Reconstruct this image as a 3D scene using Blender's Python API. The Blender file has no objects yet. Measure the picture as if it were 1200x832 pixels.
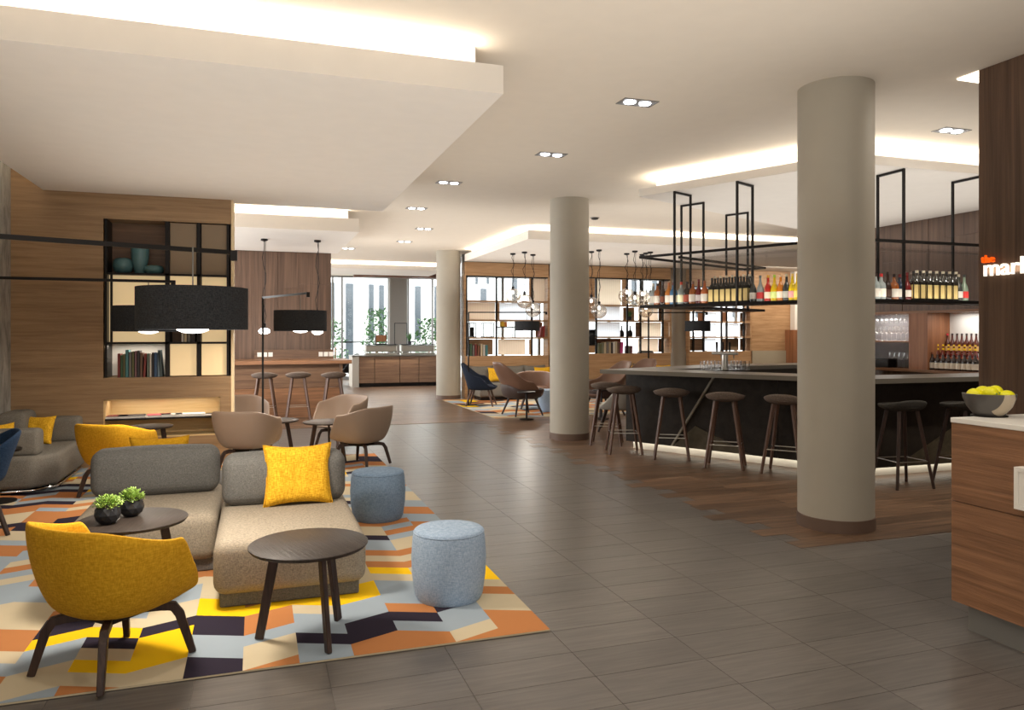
import bpy, bmesh, math, random
from mathutils import Vector, Matrix
R = math.radians
PI = math.pi
S = bpy.context.scene
COL = S.collection
# ------------------------------------------------------------------ camera, world, exposure
TH = math.atan(300/883.0); CT, ST = math.cos(TH), math.sin(TH)
cd = bpy.data.cameras.new('camera'); cam = bpy.data.objects.new('camera', cd); COL.objects.link(cam)
cam.location = (0, 0, 1.6); cam.rotation_euler = (PI/2, 0, -TH)
cd.sensor_width = 36; cd.lens = 883/1200*36; cd.shift_y = -0.02; cd.clip_start = .05; cd.clip_end = 300
S.camera = cam
S.view_settings.view_transform = 'Standard'; S.view_settings.look = 'None'
S.view_settings.exposure = 0.0; S.view_settings.gamma = 1
w = bpy.data.worlds.new('world'); S.world = w; w.use_nodes = True
bgn = w.node_tree.nodes['Background']; bgn.inputs[0].default_value = (.98, .99, 1, 1); bgn.inputs[1].default_value = 6.0
WARM = (1, .89, .75); NEUT = (1, .93, .83)

def area(name, loc, sx, sy, power, color=WARM, rot=(0, 0, 0), spread=180):
    l = bpy.data.lights.new(name, 'AREA'); l.shape = 'RECTANGLE'; l.size = sx; l.size_y = sy
    l.energy = power; l.color = color; l.spread = R(spread)
    o = bpy.data.objects.new(name, l); COL.objects.link(o); o.location = loc; o.rotation_euler = rot
    return o
def spot(name, loc, power, color=WARM, size=110, blend=.6, rad=.05, rot=(0, 0, 0)):
    l = bpy.data.lights.new(name, 'SPOT'); l.energy = power; l.color = color; l.spot_size = R(size); l.spot_blend = blend
    l.shadow_soft_size = rad
    o = bpy.data.objects.new(name, l); COL.objects.link(o); o.location = loc; o.rotation_euler = rot
    return o
# added fill light behind the viewer, before the closed front wall
area('daylight_front', (3.2, -3.2, 1.9), 11, 3.2, 150, (1, .96, .9), (PI/2, 0, 0))
# added upward lights without fittings, there to brighten the ceiling
for x_, y_, z_, sx_, sy_, pw_ in ((1.0, 6.6, 2.35, 5.6, 6.4, 62), (7.4, 8.3, 2.72, 4.6, 6.5, 78), (5.6, 14.6, 2.5, 8, 6, 105), (0.8, 1.0, 2.3, 7.0, 6.5, 92), (1.5, 19.5, 2.6, 5, 7, 30)):
    area('ceiling_wash', (x_, y_, z_), sx_, sy_, pw_, (1, .95, .89), (PI, 0, 0))
# light of the recessed downlights is built with each fixture (see downlight())

# ------------------------------------------------------------------ measuring: image point -> room point
F, HY, CZ = 883.0, 392.0, 1.6
def room(X, Y): return (X*CT+Y*ST, -X*ST+Y*CT)
def at(x, y, z=0.0):
    Y = F*(z-CZ)/(HY-y); return room((x-600)/F*Y, Y)
def atd(x, Y): return room((x-600)/F*Y, Y)
def atv(x, v, y=HY):
    t = (x-600)/F; Y = v/(CT-t*ST); u, _ = room(t*Y, Y); return u, CZ+(HY-y)*Y/F
def atu(x, u, y=HY):
    t = (x-600)/F; Y = u/(t*CT+ST); _, v = room(t*Y, Y); return v, CZ+(HY-y)*Y/F
def proj(u, v, z):
    X = u*CT-v*ST; Y = u*ST+v*CT
    if Y < .1: return (-1e4, -1e4, Y)
    return (600+F*X/Y, HY+F*(CZ-z)/Y, Y)

# ------------------------------------------------------------------ materials
def newmat(name):
    m = bpy.data.materials.new(name); m.use_nodes = True
    nt = m.node_tree; return m, nt, nt.nodes['Principled BSDF']
def lin(c):
    return tuple((x/12.92 if x <= .04045 else ((x+.055)/1.055)**2.4) for x in [v/255 for v in c])+(1,)
def plain(name, rgb, rough=.5, metal=0, spec=.5, trans=0, ior=1.45, emit=None, es=0, coat=0):
    m, nt, p = newmat(name)
    p.inputs['Base Color'].default_value = lin(rgb); p.inputs['Roughness'].default_value = rough
    p.inputs['Metallic'].default_value = metal; p.inputs['Specular IOR Level'].default_value = spec
    p.inputs['Transmission Weight'].default_value = trans; p.inputs['IOR'].default_value = ior
    p.inputs['Coat Weight'].default_value = coat
    if emit: p.inputs['Emission Color'].default_value = lin(emit); p.inputs['Emission Strength'].default_value = es
    # faint procedural mottling so that no surface is perfectly flat
    if not trans and not emit:
        tc = nt.nodes.new('ShaderNodeTexCoord'); n = nt.nodes.new('ShaderNodeTexNoise'); n.inputs['Scale'].default_value = 6
        mx = nt.nodes.new('ShaderNodeMixRGB'); mx.blend_type = 'MULTIPLY'; mx.inputs[0].default_value = .06
        mx.inputs[1].default_value = lin(rgb)
        nt.links.new(tc.outputs['Object'], n.inputs['Vector']); nt.links.new(n.outputs['Fac'], mx.inputs[2])
        nt.links.new(mx.outputs[0], p.inputs['Base Color'])
    return m
def grain(name, c1, c2, scale=(1, 12, 12), rough=.45, n=3.0, vary=.0, bump=.02, c3=None, spec=.4):
    """two-tone streaky material stretched along the axis with the small scale"""
    m, nt, p = newmat(name); L = nt.links.new
    tc = nt.nodes.new('ShaderNodeTexCoord'); mp = nt.nodes.new('ShaderNodeMapping'); mp.inputs['Scale'].default_value = scale
    L(tc.outputs['Object'], mp.inputs['Vector'])
    vec = mp.outputs[0]
    oi = nt.nodes.new('ShaderNodeObjectInfo'); ge = nt.nodes.new('ShaderNodeNewGeometry')
    rnd = nt.nodes.new('ShaderNodeMath'); rnd.operation = 'ADD'; L(oi.outputs['Random'], rnd.inputs[0]); L(ge.outputs['Random Per Island'], rnd.inputs[1])
    fr = nt.nodes.new('ShaderNodeMath'); fr.operation = 'FRACT'; L(rnd.outputs[0], fr.inputs[0])
    if vary:
        sh = nt.nodes.new('ShaderNodeVectorMath'); sh.operation = 'ADD'; mu = nt.nodes.new('ShaderNodeMath'); mu.operation = 'MULTIPLY'; mu.inputs[1].default_value = 37
        L(fr.outputs[0], mu.inputs[0]); L(vec, sh.inputs[0]); L(mu.outputs[0], sh.inputs[1]); vec = sh.outputs[0]
    n1 = nt.nodes.new('ShaderNodeTexNoise'); n1.inputs['Scale'].default_value = n; n1.inputs['Detail'].default_value = 6; n1.inputs['Roughness'].default_value = .65
    n1.inputs['Distortion'].default_value = .4
    L(vec, n1.inputs['Vector'])
    cr = nt.nodes.new('ShaderNodeValToRGB'); cr.color_ramp.elements[0].position = .33; cr.color_ramp.elements[1].position = .68
    cr.color_ramp.elements[0].color = lin(c1); cr.color_ramp.elements[1].color = lin(c2)
    L(n1.outputs['Fac'], cr.inputs[0]); out = cr.outputs[0]
    if vary:
        hs = nt.nodes.new('ShaderNodeHueSaturation'); mr = nt.nodes.new('ShaderNodeMapRange')
        mr.inputs[3].default_value = 1-vary; mr.inputs[4].default_value = 1+vary
        L(fr.outputs[0], mr.inputs[0]); L(mr.outputs[0], hs.inputs['Value']); L(out, hs.inputs['Color']); out = hs.outputs[0]
    L(out, p.inputs['Base Color'])
    bp = nt.nodes.new('ShaderNodeBump'); bp.inputs['Strength'].default_value = .25; bp.inputs['Distance'].default_value = bump
    L(n1.outputs['Fac'], bp.inputs['Height']); L(bp.outputs[0], p.inputs['Normal'])
    p.inputs['Roughness'].default_value = rough; p.inputs['Specular IOR Level'].default_value = spec
    return m
def fabric(name, c1, c2, scale=330, rough=.9, stretch=(1, 1, .25)):
    m, nt, p = newmat(name); L = nt.links.new
    tc = nt.nodes.new('ShaderNodeTexCoord'); mp = nt.nodes.new('ShaderNodeMapping'); mp.inputs['Scale'].default_value = stretch
    mp2 = nt.nodes.new('ShaderNodeMapping'); mp2.inputs['Scale'].default_value = (.22, .22, 1.1)
    L(tc.outputs['Object'], mp.inputs[0]); L(tc.outputs['Object'], mp2.inputs[0])
    a = nt.nodes.new('ShaderNodeTexNoise'); a.inputs['Scale'].default_value = scale; b = nt.nodes.new('ShaderNodeTexNoise'); b.inputs['Scale'].default_value = scale
    a.inputs['Detail'].default_value = 3; b.inputs['Detail'].default_value = 3
    L(mp.outputs[0], a.inputs[0]); L(mp2.outputs[0], b.inputs[0])
    ad = nt.nodes.new('ShaderNodeMath'); ad.operation = 'ADD'; L(a.outputs[0], ad.inputs[0]); L(b.outputs[0], ad.inputs[1])
    hf = nt.nodes.new('ShaderNodeMath'); hf.operation = 'MULTIPLY'; hf.inputs[1].default_value = .5; L(ad.outputs[0], hf.inputs[0])
    cr = nt.nodes.new('ShaderNodeValToRGB'); cr.color_ramp.elements[0].position = .36; cr.color_ramp.elements[1].position = .64
    cr.color_ramp.elements[0].color = lin(c1); cr.color_ramp.elements[1].color = lin(c2)
    L(hf.outputs[0], cr.inputs[0]); L(cr.outputs[0], p.inputs['Base Color'])
    bp = nt.nodes.new('ShaderNodeBump'); bp.inputs['Strength'].default_value = .3; bp.inputs['Distance'].default_value = .004
    L(hf.outputs[0], bp.inputs['Height']); L(bp.outputs[0], p.inputs['Normal'])
    p.inputs['Roughness'].default_value = rough; p.inputs['Specular IOR Level'].default_value = .2
    return m
def translucent(name, rgb, fac=.6):
    m, nt, p = newmat(name); L = nt.links.new; p.inputs['Base Color'].default_value = lin(rgb); p.inputs['Roughness'].default_value = .7
    t = nt.nodes.new('ShaderNodeBsdfTranslucent'); t.inputs[0].default_value = lin(rgb); mx = nt.nodes.new('ShaderNodeMixShader'); mx.inputs[0].default_value = fac
    tc = nt.nodes.new('ShaderNodeTexCoord'); w_ = nt.nodes.new('ShaderNodeTexWave'); w_.inputs['Scale'].default_value = 5; w_.inputs['Distortion'].default_value = 2
    mm = nt.nodes.new('ShaderNodeMixRGB'); mm.blend_type = 'MULTIPLY'; mm.inputs[0].default_value = .06; mm.inputs[1].default_value = lin(rgb)
    L(tc.outputs['Object'], w_.inputs[0]); L(w_.outputs[0], mm.inputs[2]); L(mm.outputs[0], t.inputs[0])
    L(p.outputs[0], mx.inputs[1]); L(t.outputs[0], mx.inputs[2]); L(mx.outputs[0], nt.nodes['Material Output'].inputs[0]); return m
def emis(name, rgb, st):
    m, nt, p = newmat(name); p.inputs['Base Color'].default_value = lin(rgb)
    p.inputs['Emission Color'].default_value = lin(rgb); p.inputs['Emission Strength'].default_value = st; return m
def thin_glass(name, tint=(255, 255, 255), fac=.12, rough=.02):
    m, nt, p = newmat(name); nt.nodes.remove(p); L = nt.links.new
    t = nt.nodes.new('ShaderNodeBsdfTransparent'); t.inputs[0].default_value = lin(tint)
    g = nt.nodes.new('ShaderNodeBsdfGlossy'); g.inputs['Roughness'].default_value = rough
    lw = nt.nodes.new('ShaderNodeLayerWeight'); lw.inputs[0].default_value = .35
    mr = nt.nodes.new('ShaderNodeMapRange'); mr.inputs[3].default_value = fac*.4; mr.inputs[4].default_value = min(1, fac*5); L(lw.outputs['Facing'], mr.inputs[0])
    mx = nt.nodes.new('ShaderNodeMixShader'); L(mr.outputs[0], mx.inputs[0]); L(t.outputs[0], mx.inputs[1]); L(g.outputs[0], mx.inputs[2])
    L(mx.outputs[0], nt.nodes['Material Output'].inputs[0]); return m

M = dict(
 ceil=plain('ceiling_paint', (226, 216, 201), .9, spec=.1),
 raft=plain('raft_paint', (232, 226, 217), .9, spec=.1),
 column=plain('column_plaster', (172, 165, 151), .55, spec=.3),
 plinth=plain('column_plinth', (104, 84, 72), .5),
 oak=grain('oak_veneer', (138, 110, 80), (170, 140, 105), (.5, .5, 9), n=2.2),
 oakl=grain('light_oak', (205, 172, 118), (226, 198, 148), (.5, .5, 9), n=2.2),
 walnutv=grain('walnut_vertical', (76, 57, 46), (112, 87, 70), (9, 9, .25), n=2.0),
 walnuth=grain('walnut_horizontal', (92, 68, 52), (128, 98, 74), (.5, .5, 9), n=2.2),
 desk=grain('desk_walnut', (112, 78, 54), (156, 112, 80), (.4, .4, 11), n=2.4),
 shelfw=grain('shelf_oak', (156, 118, 82), (190, 152, 112), (.6, .6, 9), n=2.2),
 redwood=grain('red_wood', (126, 80, 52), (156, 104, 70), (8, 8, .4), n=2.2),
 floorwood=grain('floor_planks', (70, 52, 40), (122, 95, 73), (.9, 11, 1), rough=.36, n=2.4, vary=.3, bump=.001),
 tile=grain('floor_tile', (82, 77, 74), (103, 98, 93), (1.4, 22, 1), rough=.31, n=2.2, vary=.1, bump=.0004, spec=.4),
 grout=plain('grout', (112, 106, 100), .8),
 darkwood=grain('dark_leg_wood', (40, 28, 24), (68, 48, 40), (14, 14, 1), n=3),
 brownwood=grain('brown_leg_wood', (74, 52, 42), (104, 76, 60), (14, 14, 1), n=3),
 topwood=grain('table_top_wood', (44, 37, 33), (62, 53, 47), (2, 30, 2), n=2.4, rough=.5, spec=.3),
 black=plain('black_metal', (34, 31, 30), .45, .6),
 steel=plain('brushed_steel', (190, 186, 178), .3, 1),
 chrome=plain('chrome', (215, 215, 215), .12, 1),
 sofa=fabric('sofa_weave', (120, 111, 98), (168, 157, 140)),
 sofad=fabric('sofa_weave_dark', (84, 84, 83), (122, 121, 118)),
 sofag=fabric('sofa_grey', (94, 91, 85), (134, 129, 120)),
 mustard=fabric('mustard_felt', (190, 138, 20), (224, 172, 44), 160),
 yellow=fabric('yellow_weave', (190, 128, 4), (250, 204, 62), 200, stretch=(1.6, .4, .12)),
 blue=fabric('blue_felt', (100, 122, 146), (136, 158, 182), 200),
 bluel=fabric('pale_blue_felt', (134, 155, 180), (172, 190, 210), 200),
 navy=fabric('navy_felt', (22, 28, 40), (38, 46, 62), 200),
 blue2=fabric('petrol_felt', (24, 44, 70), (42, 66, 96), 200),
 taupe=plain('taupe_shell', (150, 130, 114), .55),
 leather=plain('brown_leather', (112, 83, 67), .36, spec=.5),
 leatherd=plain('dark_leather', (62, 46, 40), .5),
 stoolf=fabric('stool_felt', (92, 80, 72), (126, 112, 102), 200),
 stoold=fabric('stool_felt_dark', (50, 48, 45), (74, 71, 66), 200),
 shade=fabric('black_shade', (36, 37, 40), (64, 66, 69), 300),
 bulb=emis('lamp_diffuser', (255, 250, 245), 5),
 spotl=emis('downlight_lamp', (240, 245, 255), 12),
 led=emis('led_strip', (255, 244, 224), 5),
 panel=plain('cream_panel', (240, 218, 178), .6),
 creamglow=emis('cream_glow_panel', (244, 216, 166), .42), taupep=plain('taupe_panel', (140, 122, 100), .6),  # weak glow put into the cream panels themselves, no lamp behind them
 white=plain('white_lacquer', (240, 236, 228), .35),
 whitel=translucent('frosted_panel', (250, 252, 255), .92), creamt=translucent('cream_screen', (250, 240, 226), .85),
 curtain=translucent('curtain', (244, 230, 214), .8),
 bartop=plain('bar_top_stone', (104, 98, 88), .4, spec=.5),
 bardark=grain('bar_front_bronze', (36, 30, 25), (50, 43, 36), (3, 3, 3), n=3, rough=.6, spec=.25, bump=.002),
 barlight=grain('bar_front_light', (74, 66, 52), (92, 83, 67), (3, 3, 3), n=3, rough=.6, spec=.25, bump=.002),
 barstrip=plain('bar_seam', (150, 142, 126), .4),
 kick=plain('bar_kick', (226, 220, 206), .5),
 concrete=grain('grey_wallcovering', (120, 118, 112), (176, 173, 166), (3, 3, 1.2), n=2.5, rough=.8),
 glass=thin_glass('clear_glass'), pane=thin_glass('window_glass', (250, 253, 255), .05),
 globe=thin_glass('pendant_glass', (246, 240, 232), .22),
 teal=plain('teal_glaze', (86, 122, 126), .3),
 facade=plain('white_render', (236, 236, 232), .9), facwin=plain('facade_glass', (74, 80, 84), .15),
 pot=plain('black_pot', (40, 42, 46), .35), soil=plain('soil', (40, 32, 26), .9),
 leaf=plain('succulent_leaf', (142, 172, 84), .5), leafd=plain('shrub_leaf', (72, 110, 62), .6),
 lemon=plain('lemon_skin', (238, 232, 30), .4), bowl=plain('grey_bowl', (84, 80, 76), .3), bowll=plain('bowl_swoosh', (176, 164, 146), .3),
 signw=emis('sign_white', (255, 246, 228), 1.25), signo=emis('sign_orange', (255, 96, 10), .8),
 grey=plain('grey_metal', (130, 128, 124), .45, .3), concreteb=plain('buffet_end', (168, 160, 148), .6),
 greybox=plain('grey_plaster', (112, 106, 98), .7),
 beam=grain('duct_wood', (58, 34, 22), (120, 72, 40), (1, 8, 8), n=3),
)
RUGC = [plain('rug_beige', (194, 180, 152), .95, spec=.1), plain('rug_orange', (180, 120, 74), .95, spec=.1), plain('rug_blue', (150, 162, 172), .95, spec=.1),
        plain('rug_navy', (46, 40, 52), .95, spec=.1), plain('rug_yellow', (236, 190, 24), .95, spec=.1)]

# ------------------------------------------------------------------ mesh building
class MB:
    def __init__(s): s.v, s.f, s.m = [], [], []
    def add(s, vs, fs, mi=0):
        o = len(s.v); s.v += [tuple(p) for p in vs]; s.f += [tuple(i+o for i in f) for f in fs]; s.m += [mi]*len(fs); return s
    def box(s, a, b, mi=0):
        x0, y0, z0 = [min(p, q) for p, q in zip(a, b)]; x1, y1, z1 = [max(p, q) for p, q in zip(a, b)]
        return s.add([(x0,y0,z0),(x1,y0,z0),(x1,y1,z0),(x0,y1,z0),(x0,y0,z1),(x1,y0,z1),(x1,y1,z1),(x0,y1,z1)],
                     [(0,3,2,1),(4,5,6,7),(0,1,5,4),(1,2,6,5),(2,3,7,6),(3,0,4,7)], mi)
    def prism(s, poly, z0, z1, mi=0):
        n = len(poly); ar = sum(poly[i][0]*poly[(i+1)%n][1]-poly[(i+1)%n][0]*poly[i][1] for i in range(n))
        if ar < 0: poly = poly[::-1]
        vs = [(p[0], p[1], z0) for p in poly]+[(p[0], p[1], z1) for p in poly]
        return s.add(vs, [tuple(range(n))[::-1], tuple(range(n, 2*n))]+[(i, (i+1)%n, (i+1)%n+n, i+n) for i in range(n)], mi)
    def lathe(s, prof, n=24, c=(0, 0, 0), mi=0, caps=True):
        vs = []; k = len(prof)
        for r, z in prof:
            for i in range(n):
                a = 2*PI*i/n; vs.append((c[0]+r*math.cos(a), c[1]+r*math.sin(a), c[2]+z))
        fs = [(j*n+i, j*n+(i+1)%n, (j+1)*n+(i+1)%n, (j+1)*n+i) for j in range(k-1) for i in range(n)]
        if caps:
            if prof[0][0] > 1e-5: fs.append(tuple(range(n))[::-1])
            if prof[-1][0] > 1e-5: fs.append(tuple(range((k-1)*n, k*n)))
        return s.add(vs, fs, mi)
    def sweep(s, pts, w, h=None, n=4, taper=None, mi=0):
        """rect (n=4, w x h) or round (n>4, radius w) section along pts"""
        pts = [Vector(p) for p in pts]; k = len(pts); rings = []; h = h or w
        up = Vector((0, 0, 1))
        d0 = (pts[1]-pts[0]).normalized()
        side = d0.cross(up) if abs(d0.z) < .98 else None
        if side is None:
            dd = pts[-1]-pts[0]; side = Vector((-dd.y, dd.x, 0))
            side = side if side.length > 1e-4 else Vector((1, 0, 0))
        side.normalize()
        for i in range(k):
            t = (pts[min(i+1, k-1)]-pts[max(i-1, 0)]).normalized()
            side = (side-t*side.dot(t)).normalized(); nn = side.cross(t)
            tp = taper[i] if taper else 1
            if n == 4: c = [(-w/2, -h/2), (w/2, -h/2), (w/2, h/2), (-w/2, h/2)]
            else: c = [(w*math.cos(2*PI*q/n), w*math.sin(2*PI*q/n)) for q in range(n)]
            rings.append([pts[i]+side*a*tp+nn*b*tp for a, b in c])
        vs = [p for r in rings for p in r]
        fs = [(j*n+i, j*n+(i+1)%n, (j+1)*n+(i+1)%n, (j+1)*n+i) for j in range(k-1) for i in range(n)]
        fs += [tuple(range(n))[::-1], tuple(range((k-1)*n, k*n))]
        return s.add(vs, fs, mi)
    def bar(s, a, b, w=.02, h=None): return s.sweep([a, b], w, h)
def mesh(name, mb, mats, smooth=None, bevel=0, seg=2):
    me = bpy.data.meshes.new(name); me.from_pydata(mb.v, [], mb.f)
    for m in (mats if isinstance(mats, (list, tuple)) else [mats]): me.materials.append(m)
    if any(mb.m): me.polygons.foreach_set('material_index', mb.m)
    bm = bmesh.new(); bm.from_mesh(me)
    if bevel: bmesh.ops.bevel(bm, geom=bm.edges[:], offset=bevel, segments=seg, affect='EDGES', profile=.5)
    bmesh.ops.recalc_face_normals(bm, faces=bm.faces[:]); bm.to_mesh(me); bm.free()
    if smooth is not None:
        me.polygons.foreach_set('use_smooth', [True]*len(me.polygons)); me.set_sharp_from_angle(angle=R(smooth))
    return me
def obj(name, mb, mats, parent=None, smooth=None, bevel=0, seg=2, loc=None, rot=None, label=None, kind=None):
    o = bpy.data.objects.new(name, mb if isinstance(mb, bpy.types.Mesh) else mesh(name, mb, mats, smooth, bevel, seg)); COL.objects.link(o)
    if parent: o.parent = parent
    if loc: o.location = loc
    if rot is not None: o.rotation_euler = rot if isinstance(rot, tuple) else (0, 0, rot)
    if label: o['label'] = label
    if kind: o['kind'] = kind
    return o
def thing(name, label, cat, loc=(0, 0, 0), rotz=0, group=None, kind=None):
    o = bpy.data.objects.new(name, None); COL.objects.link(o); o.empty_display_size = .1
    o.location = loc; o.rotation_euler = (0, 0, rotz); return tag(o, label, cat, group, kind)
def tag(o, label, cat, group=None, kind=None):
    if label: o['label'] = label
    if cat: o['category'] = cat
    if group: o['group'] = group
    if kind: o['kind'] = kind
    return o
def dup(root, loc, rotz=None, label=None, group=None):
    r = root.copy(); COL.objects.link(r); r.location = loc
    if rotz is not None: r.rotation_euler = (0, 0, rotz)
    if label: r['label'] = label
    if group: r['group'] = group
    for ch in list(root.children):
        c = ch.copy(); COL.objects.link(c); c.parent = r
        for g in list(ch.children):
            d = g.copy(); COL.objects.link(d); d.parent = c
    return r
def struct(name, mb, mats, parent=None, **k):
    o = obj(name, mb, mats, parent, **k)
    if parent is None: o['kind'] = 'structure'
    return o
def nth(i, n=None):
    w_ = ['first','second','third','fourth','fifth','sixth','seventh','eighth','ninth','tenth','eleventh','twelfth','thirteenth','fourteenth','fifteenth','sixteenth','seventeenth','eighteenth','nineteenth','twentieth']
    return 'last' if n and i == n-1 else w_[i]
# ------------------------------------------------------------------ the setting: floor
CEIL = 3.67
rnd = random.Random(5)
base = struct('floor', MB().box((-3, -3.5, -.2), (17.2, 27.4, -.004)), M['grout'])
def wood_start(v):   # where planks begin in a row at v
    if v > 13.35: return -2.7
    if v < 4.62: return 99
    return None
def inwood(u, v): return v > 13.3 or (v > 4.62 and u > 4.45)
TU, TV = .592, .28
tiles = []
for i in range(-8, 22):
    for j in range(-26, 36):
        u = .914+TU*i+TU/2; v = 3.775+TV*j+TV/2
        if u < -2.6 or u > 12.6 or v < -3.4 or v > 13.5 or inwood(u-.1, v): continue
        if -2.5 < u < 1.1 and 4.1 < v < 9.6: continue
        tiles.append((u, v))
def vis(p):
    q = proj(p[0], p[1], 0); return -40 < q[0] < 1240 and -40 < q[1] < 880
near = sorted([p for p in tiles if vis(p)], key=lambda p: p[0]**2+p[1]**2)[:300]
ns = set(near); far = [p for p in tiles if p not in ns]
tm = mesh('tile', MB().box((-TU/2+.0015, -TV/2+.0015, -.012), (TU/2-.0015, TV/2-.0015, 0)), M['tile'])
for p in near: obj('tile', tm, None, base, loc=(p[0], p[1], 0))
mb = MB()
for u, v in far: mb.box((u-TU/2+.0015, v-TV/2+.0015, -.012), (u+TU/2-.0015, v+TV/2-.0015, 0))
obj('far_tiles', mb, M['tile'], base, kind='stuff')
PV, PL = .185, 1.25
planks = []; v = 4.64; row = 0
while v < 27:
    jag = [0, .28, -.1, .33, .1, -.25, .2, -.05][row % 8]
    u0 = -2.7 if v > 13.3 else 3.86+jag*.55
    u = u0-(row*.37 % PL if v > 13.3 else 0)
    first = PL*(.45+.5*((row*.37) % 1))
    while u < (11 if v < 13.3 else 14):
        l = first if (v < 13.3 and u == u0) else PL
        planks.append((u+l/2, v+PV/2, l)); u += l
    v += PV; row += 1
nearp = sorted([p for p in planks if vis(p)], key=lambda p: p[0]**2+p[1]**2)[:300]; nps = set(nearp)
pm = {}
mb = MB()
for p in planks:
    if p in nps:
        k = round(p[2], 3)
        if k not in pm: pm[k] = mesh('plank', MB().box((-k/2+.0012, -PV/2+.0012, -.011), (k/2-.0012, PV/2-.0012, .002)), M['floorwood'])
        obj('plank', pm[k], None, base, loc=(p[0], p[1], 0))
    else: mb.box((p[0]-p[2]/2+.0012, p[1]-PV/2+.0012, -.011), (p[0]+p[2]/2-.0012, p[1]+PV/2-.0012, .002))
obj('far_planks', mb, M['floorwood'], base, kind='stuff')

# ------------------------------------------------------------------ ceiling and its dropped rafts
struct('ceiling', MB().prism([(-3, -3.5), (17.2, -3.5), (17.2, 18.9), (5.2, 18.9), (6.8, 27.2), (-3, 27.2)], CEIL, CEIL+.2), M['ceil'])
def inset(poly, d):
    n = len(poly); out = []
    for i in range(n):
        p0, p1, p2 = Vector(poly[i-1]), Vector(poly[i]), Vector(poly[(i+1) % n])
        e1 = (p1-p0).normalized(); e2 = (p2-p1).normalized()
        n1 = Vector((-e1.y, e1.x)); n2 = Vector((-e2.y, e2.x)); b = (n1+n2); b = b/ max(.2, b.length_squared)*2
        out.append(tuple(p1+b*d))
    return out
def raft(poly, zb, zt, lit, power, ins=.16, core=None):
    n = len(poly); ar = sum(poly[i][0]*poly[(i+1) % n][1]-poly[(i+1) % n][0]*poly[i][1] for i in range(n))
    assert ar > 0
    r = struct('ceiling_raft', MB().prism(poly, zb, zt), M['raft'])
    obj('cove_riser', MB().prism(inset(poly, ins), zt, CEIL-.001), M['raft'], r)
    for i in lit:
        a, b = Vector(poly[i]), Vector(poly[(i+1) % n]); d = b-a; L = d.length; dn = d.normalized(); nn = Vector((-dn.y, dn.x))
        L2 = L-2*ins
        c = (a+b)/2+nn*ins*.55; ang = math.atan2(d.y, d.x)
        st = MB().box((-L2/2, -.012, 0), (L2/2, .012, .008))
        obj('led_strip', st, M['led'], r, loc=(c.x, c.y, zt), rot=ang)
        area('cove_light', (c.x, c.y, zt+.012), L2, .05, power*L2, (1, .93, .83), (PI, 0, ang))
    return r
raft([(-2.37, 5.06), (1.655, 5.06), (1.655, 10.42), (-.27, 10.42), (-.27, 10.16), (-2.37, 10.16)], 3.3, 3.5, [0, 2, 5], 3.6)
raft([(-.9, 12.66), (1.62, 12.66), (1.62, 16.15), (-.9, 16.15)], 3.3, 3.52, [0, 3], 2.6)
raft([(-1, 21.4), (5.2, 21.4), (5.2, 23.6), (-1, 23.6)], 3.45, 3.57, [0], 3, ins=.12)
MU, MV = at(619, 280, 3.4)
raft([(MU, MV), (16.9, MV), (16.9, 17.9), (MU, 17.9)], 3.4, 3.57, [0, 3], 4, ins=.14)
D_ = Vector((.424, -.9057)); N_ = Vector((.9057, .424))     # along the bar front, and away from it
T_ = Vector(at(750, 361, 1.945)); 
def BP(a, b): p = T_+D_*a+N_*b; return (p.x, p.y)
VR = 6.32
ta = (T_.y-VR)/.9057
CR = BP(ta, 0)
raft([BP(-.02, 0), CR, (9.9, VR), (9.9, 11.1), BP(-.02, 3.2)], 3.4, 3.5, [0, 1, 4], 3, ins=.16)

# ------------------------------------------------------------------ walls
struct('wall_left', MB().box((-3, -3.5, -.01), (-2.7, 10.2, CEIL)), M['concrete'])
WV = 10.17
nu0, nz0 = atv(121, WV, 443); _, nz1 = atv(121, WV, 256); WR = -.30
b0, bz0 = atv(120, WV, 515); b1, bz1 = atv(258, WV, 465)
wl = struct('wall_oak', MB(), M['oak'])
wl.data = mesh('wall_oak', MB().box((-2.7, WV, 0), (nu0, WV+.5, CEIL)).box((nu0, WV, nz1), (WR, WV+.5, CEIL)).box((nu0, WV, bz1), (WR, WV+.5, nz0))
    .box((b1, WV, 0), (WR, WV+.5, bz1)).box((nu0, WV, 0), (b1, WV+.5, bz0)).box((nu0, WV+.42, bz0), (b1, WV+.5, bz1)).box((nu0, WV+.36, nz0), (WR, WV+.5, nz1)), M['oak'])
obj('wall_end', MB().box((WR+.001, WV+.02, 0), (WR+.03, WV+.52, CEIL-.002)), M['panel'], wl, label='cream painted end of the oak wall')
obj('niche_lining', MB().box((nu0+.001, WV+.4, bz0), (b1, WV+.419, bz1)).box((nu0, WV+.01, bz0), (b1, WV+.4, bz0+.015)).box((nu0, WV+.01, bz1-.015), (b1, WV+.4, bz1)).box((nu0, WV+.01, bz0), (nu0+.02, WV+.4, bz1)).box((b1-.02, WV+.01, bz0), (b1, WV+.4, bz1)), M['oakl'], wl, label='pale oak lining of the low niche')
area('niche_glow', ((nu0+b1)/2, WV+.2, bz1-.02), 1.2, .1, 3.5, WARM)
area('niche_glow', ((nu0+b1)/2, WV+.2, bz0+.25), 1.2, .1, 2.5, WARM)
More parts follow.
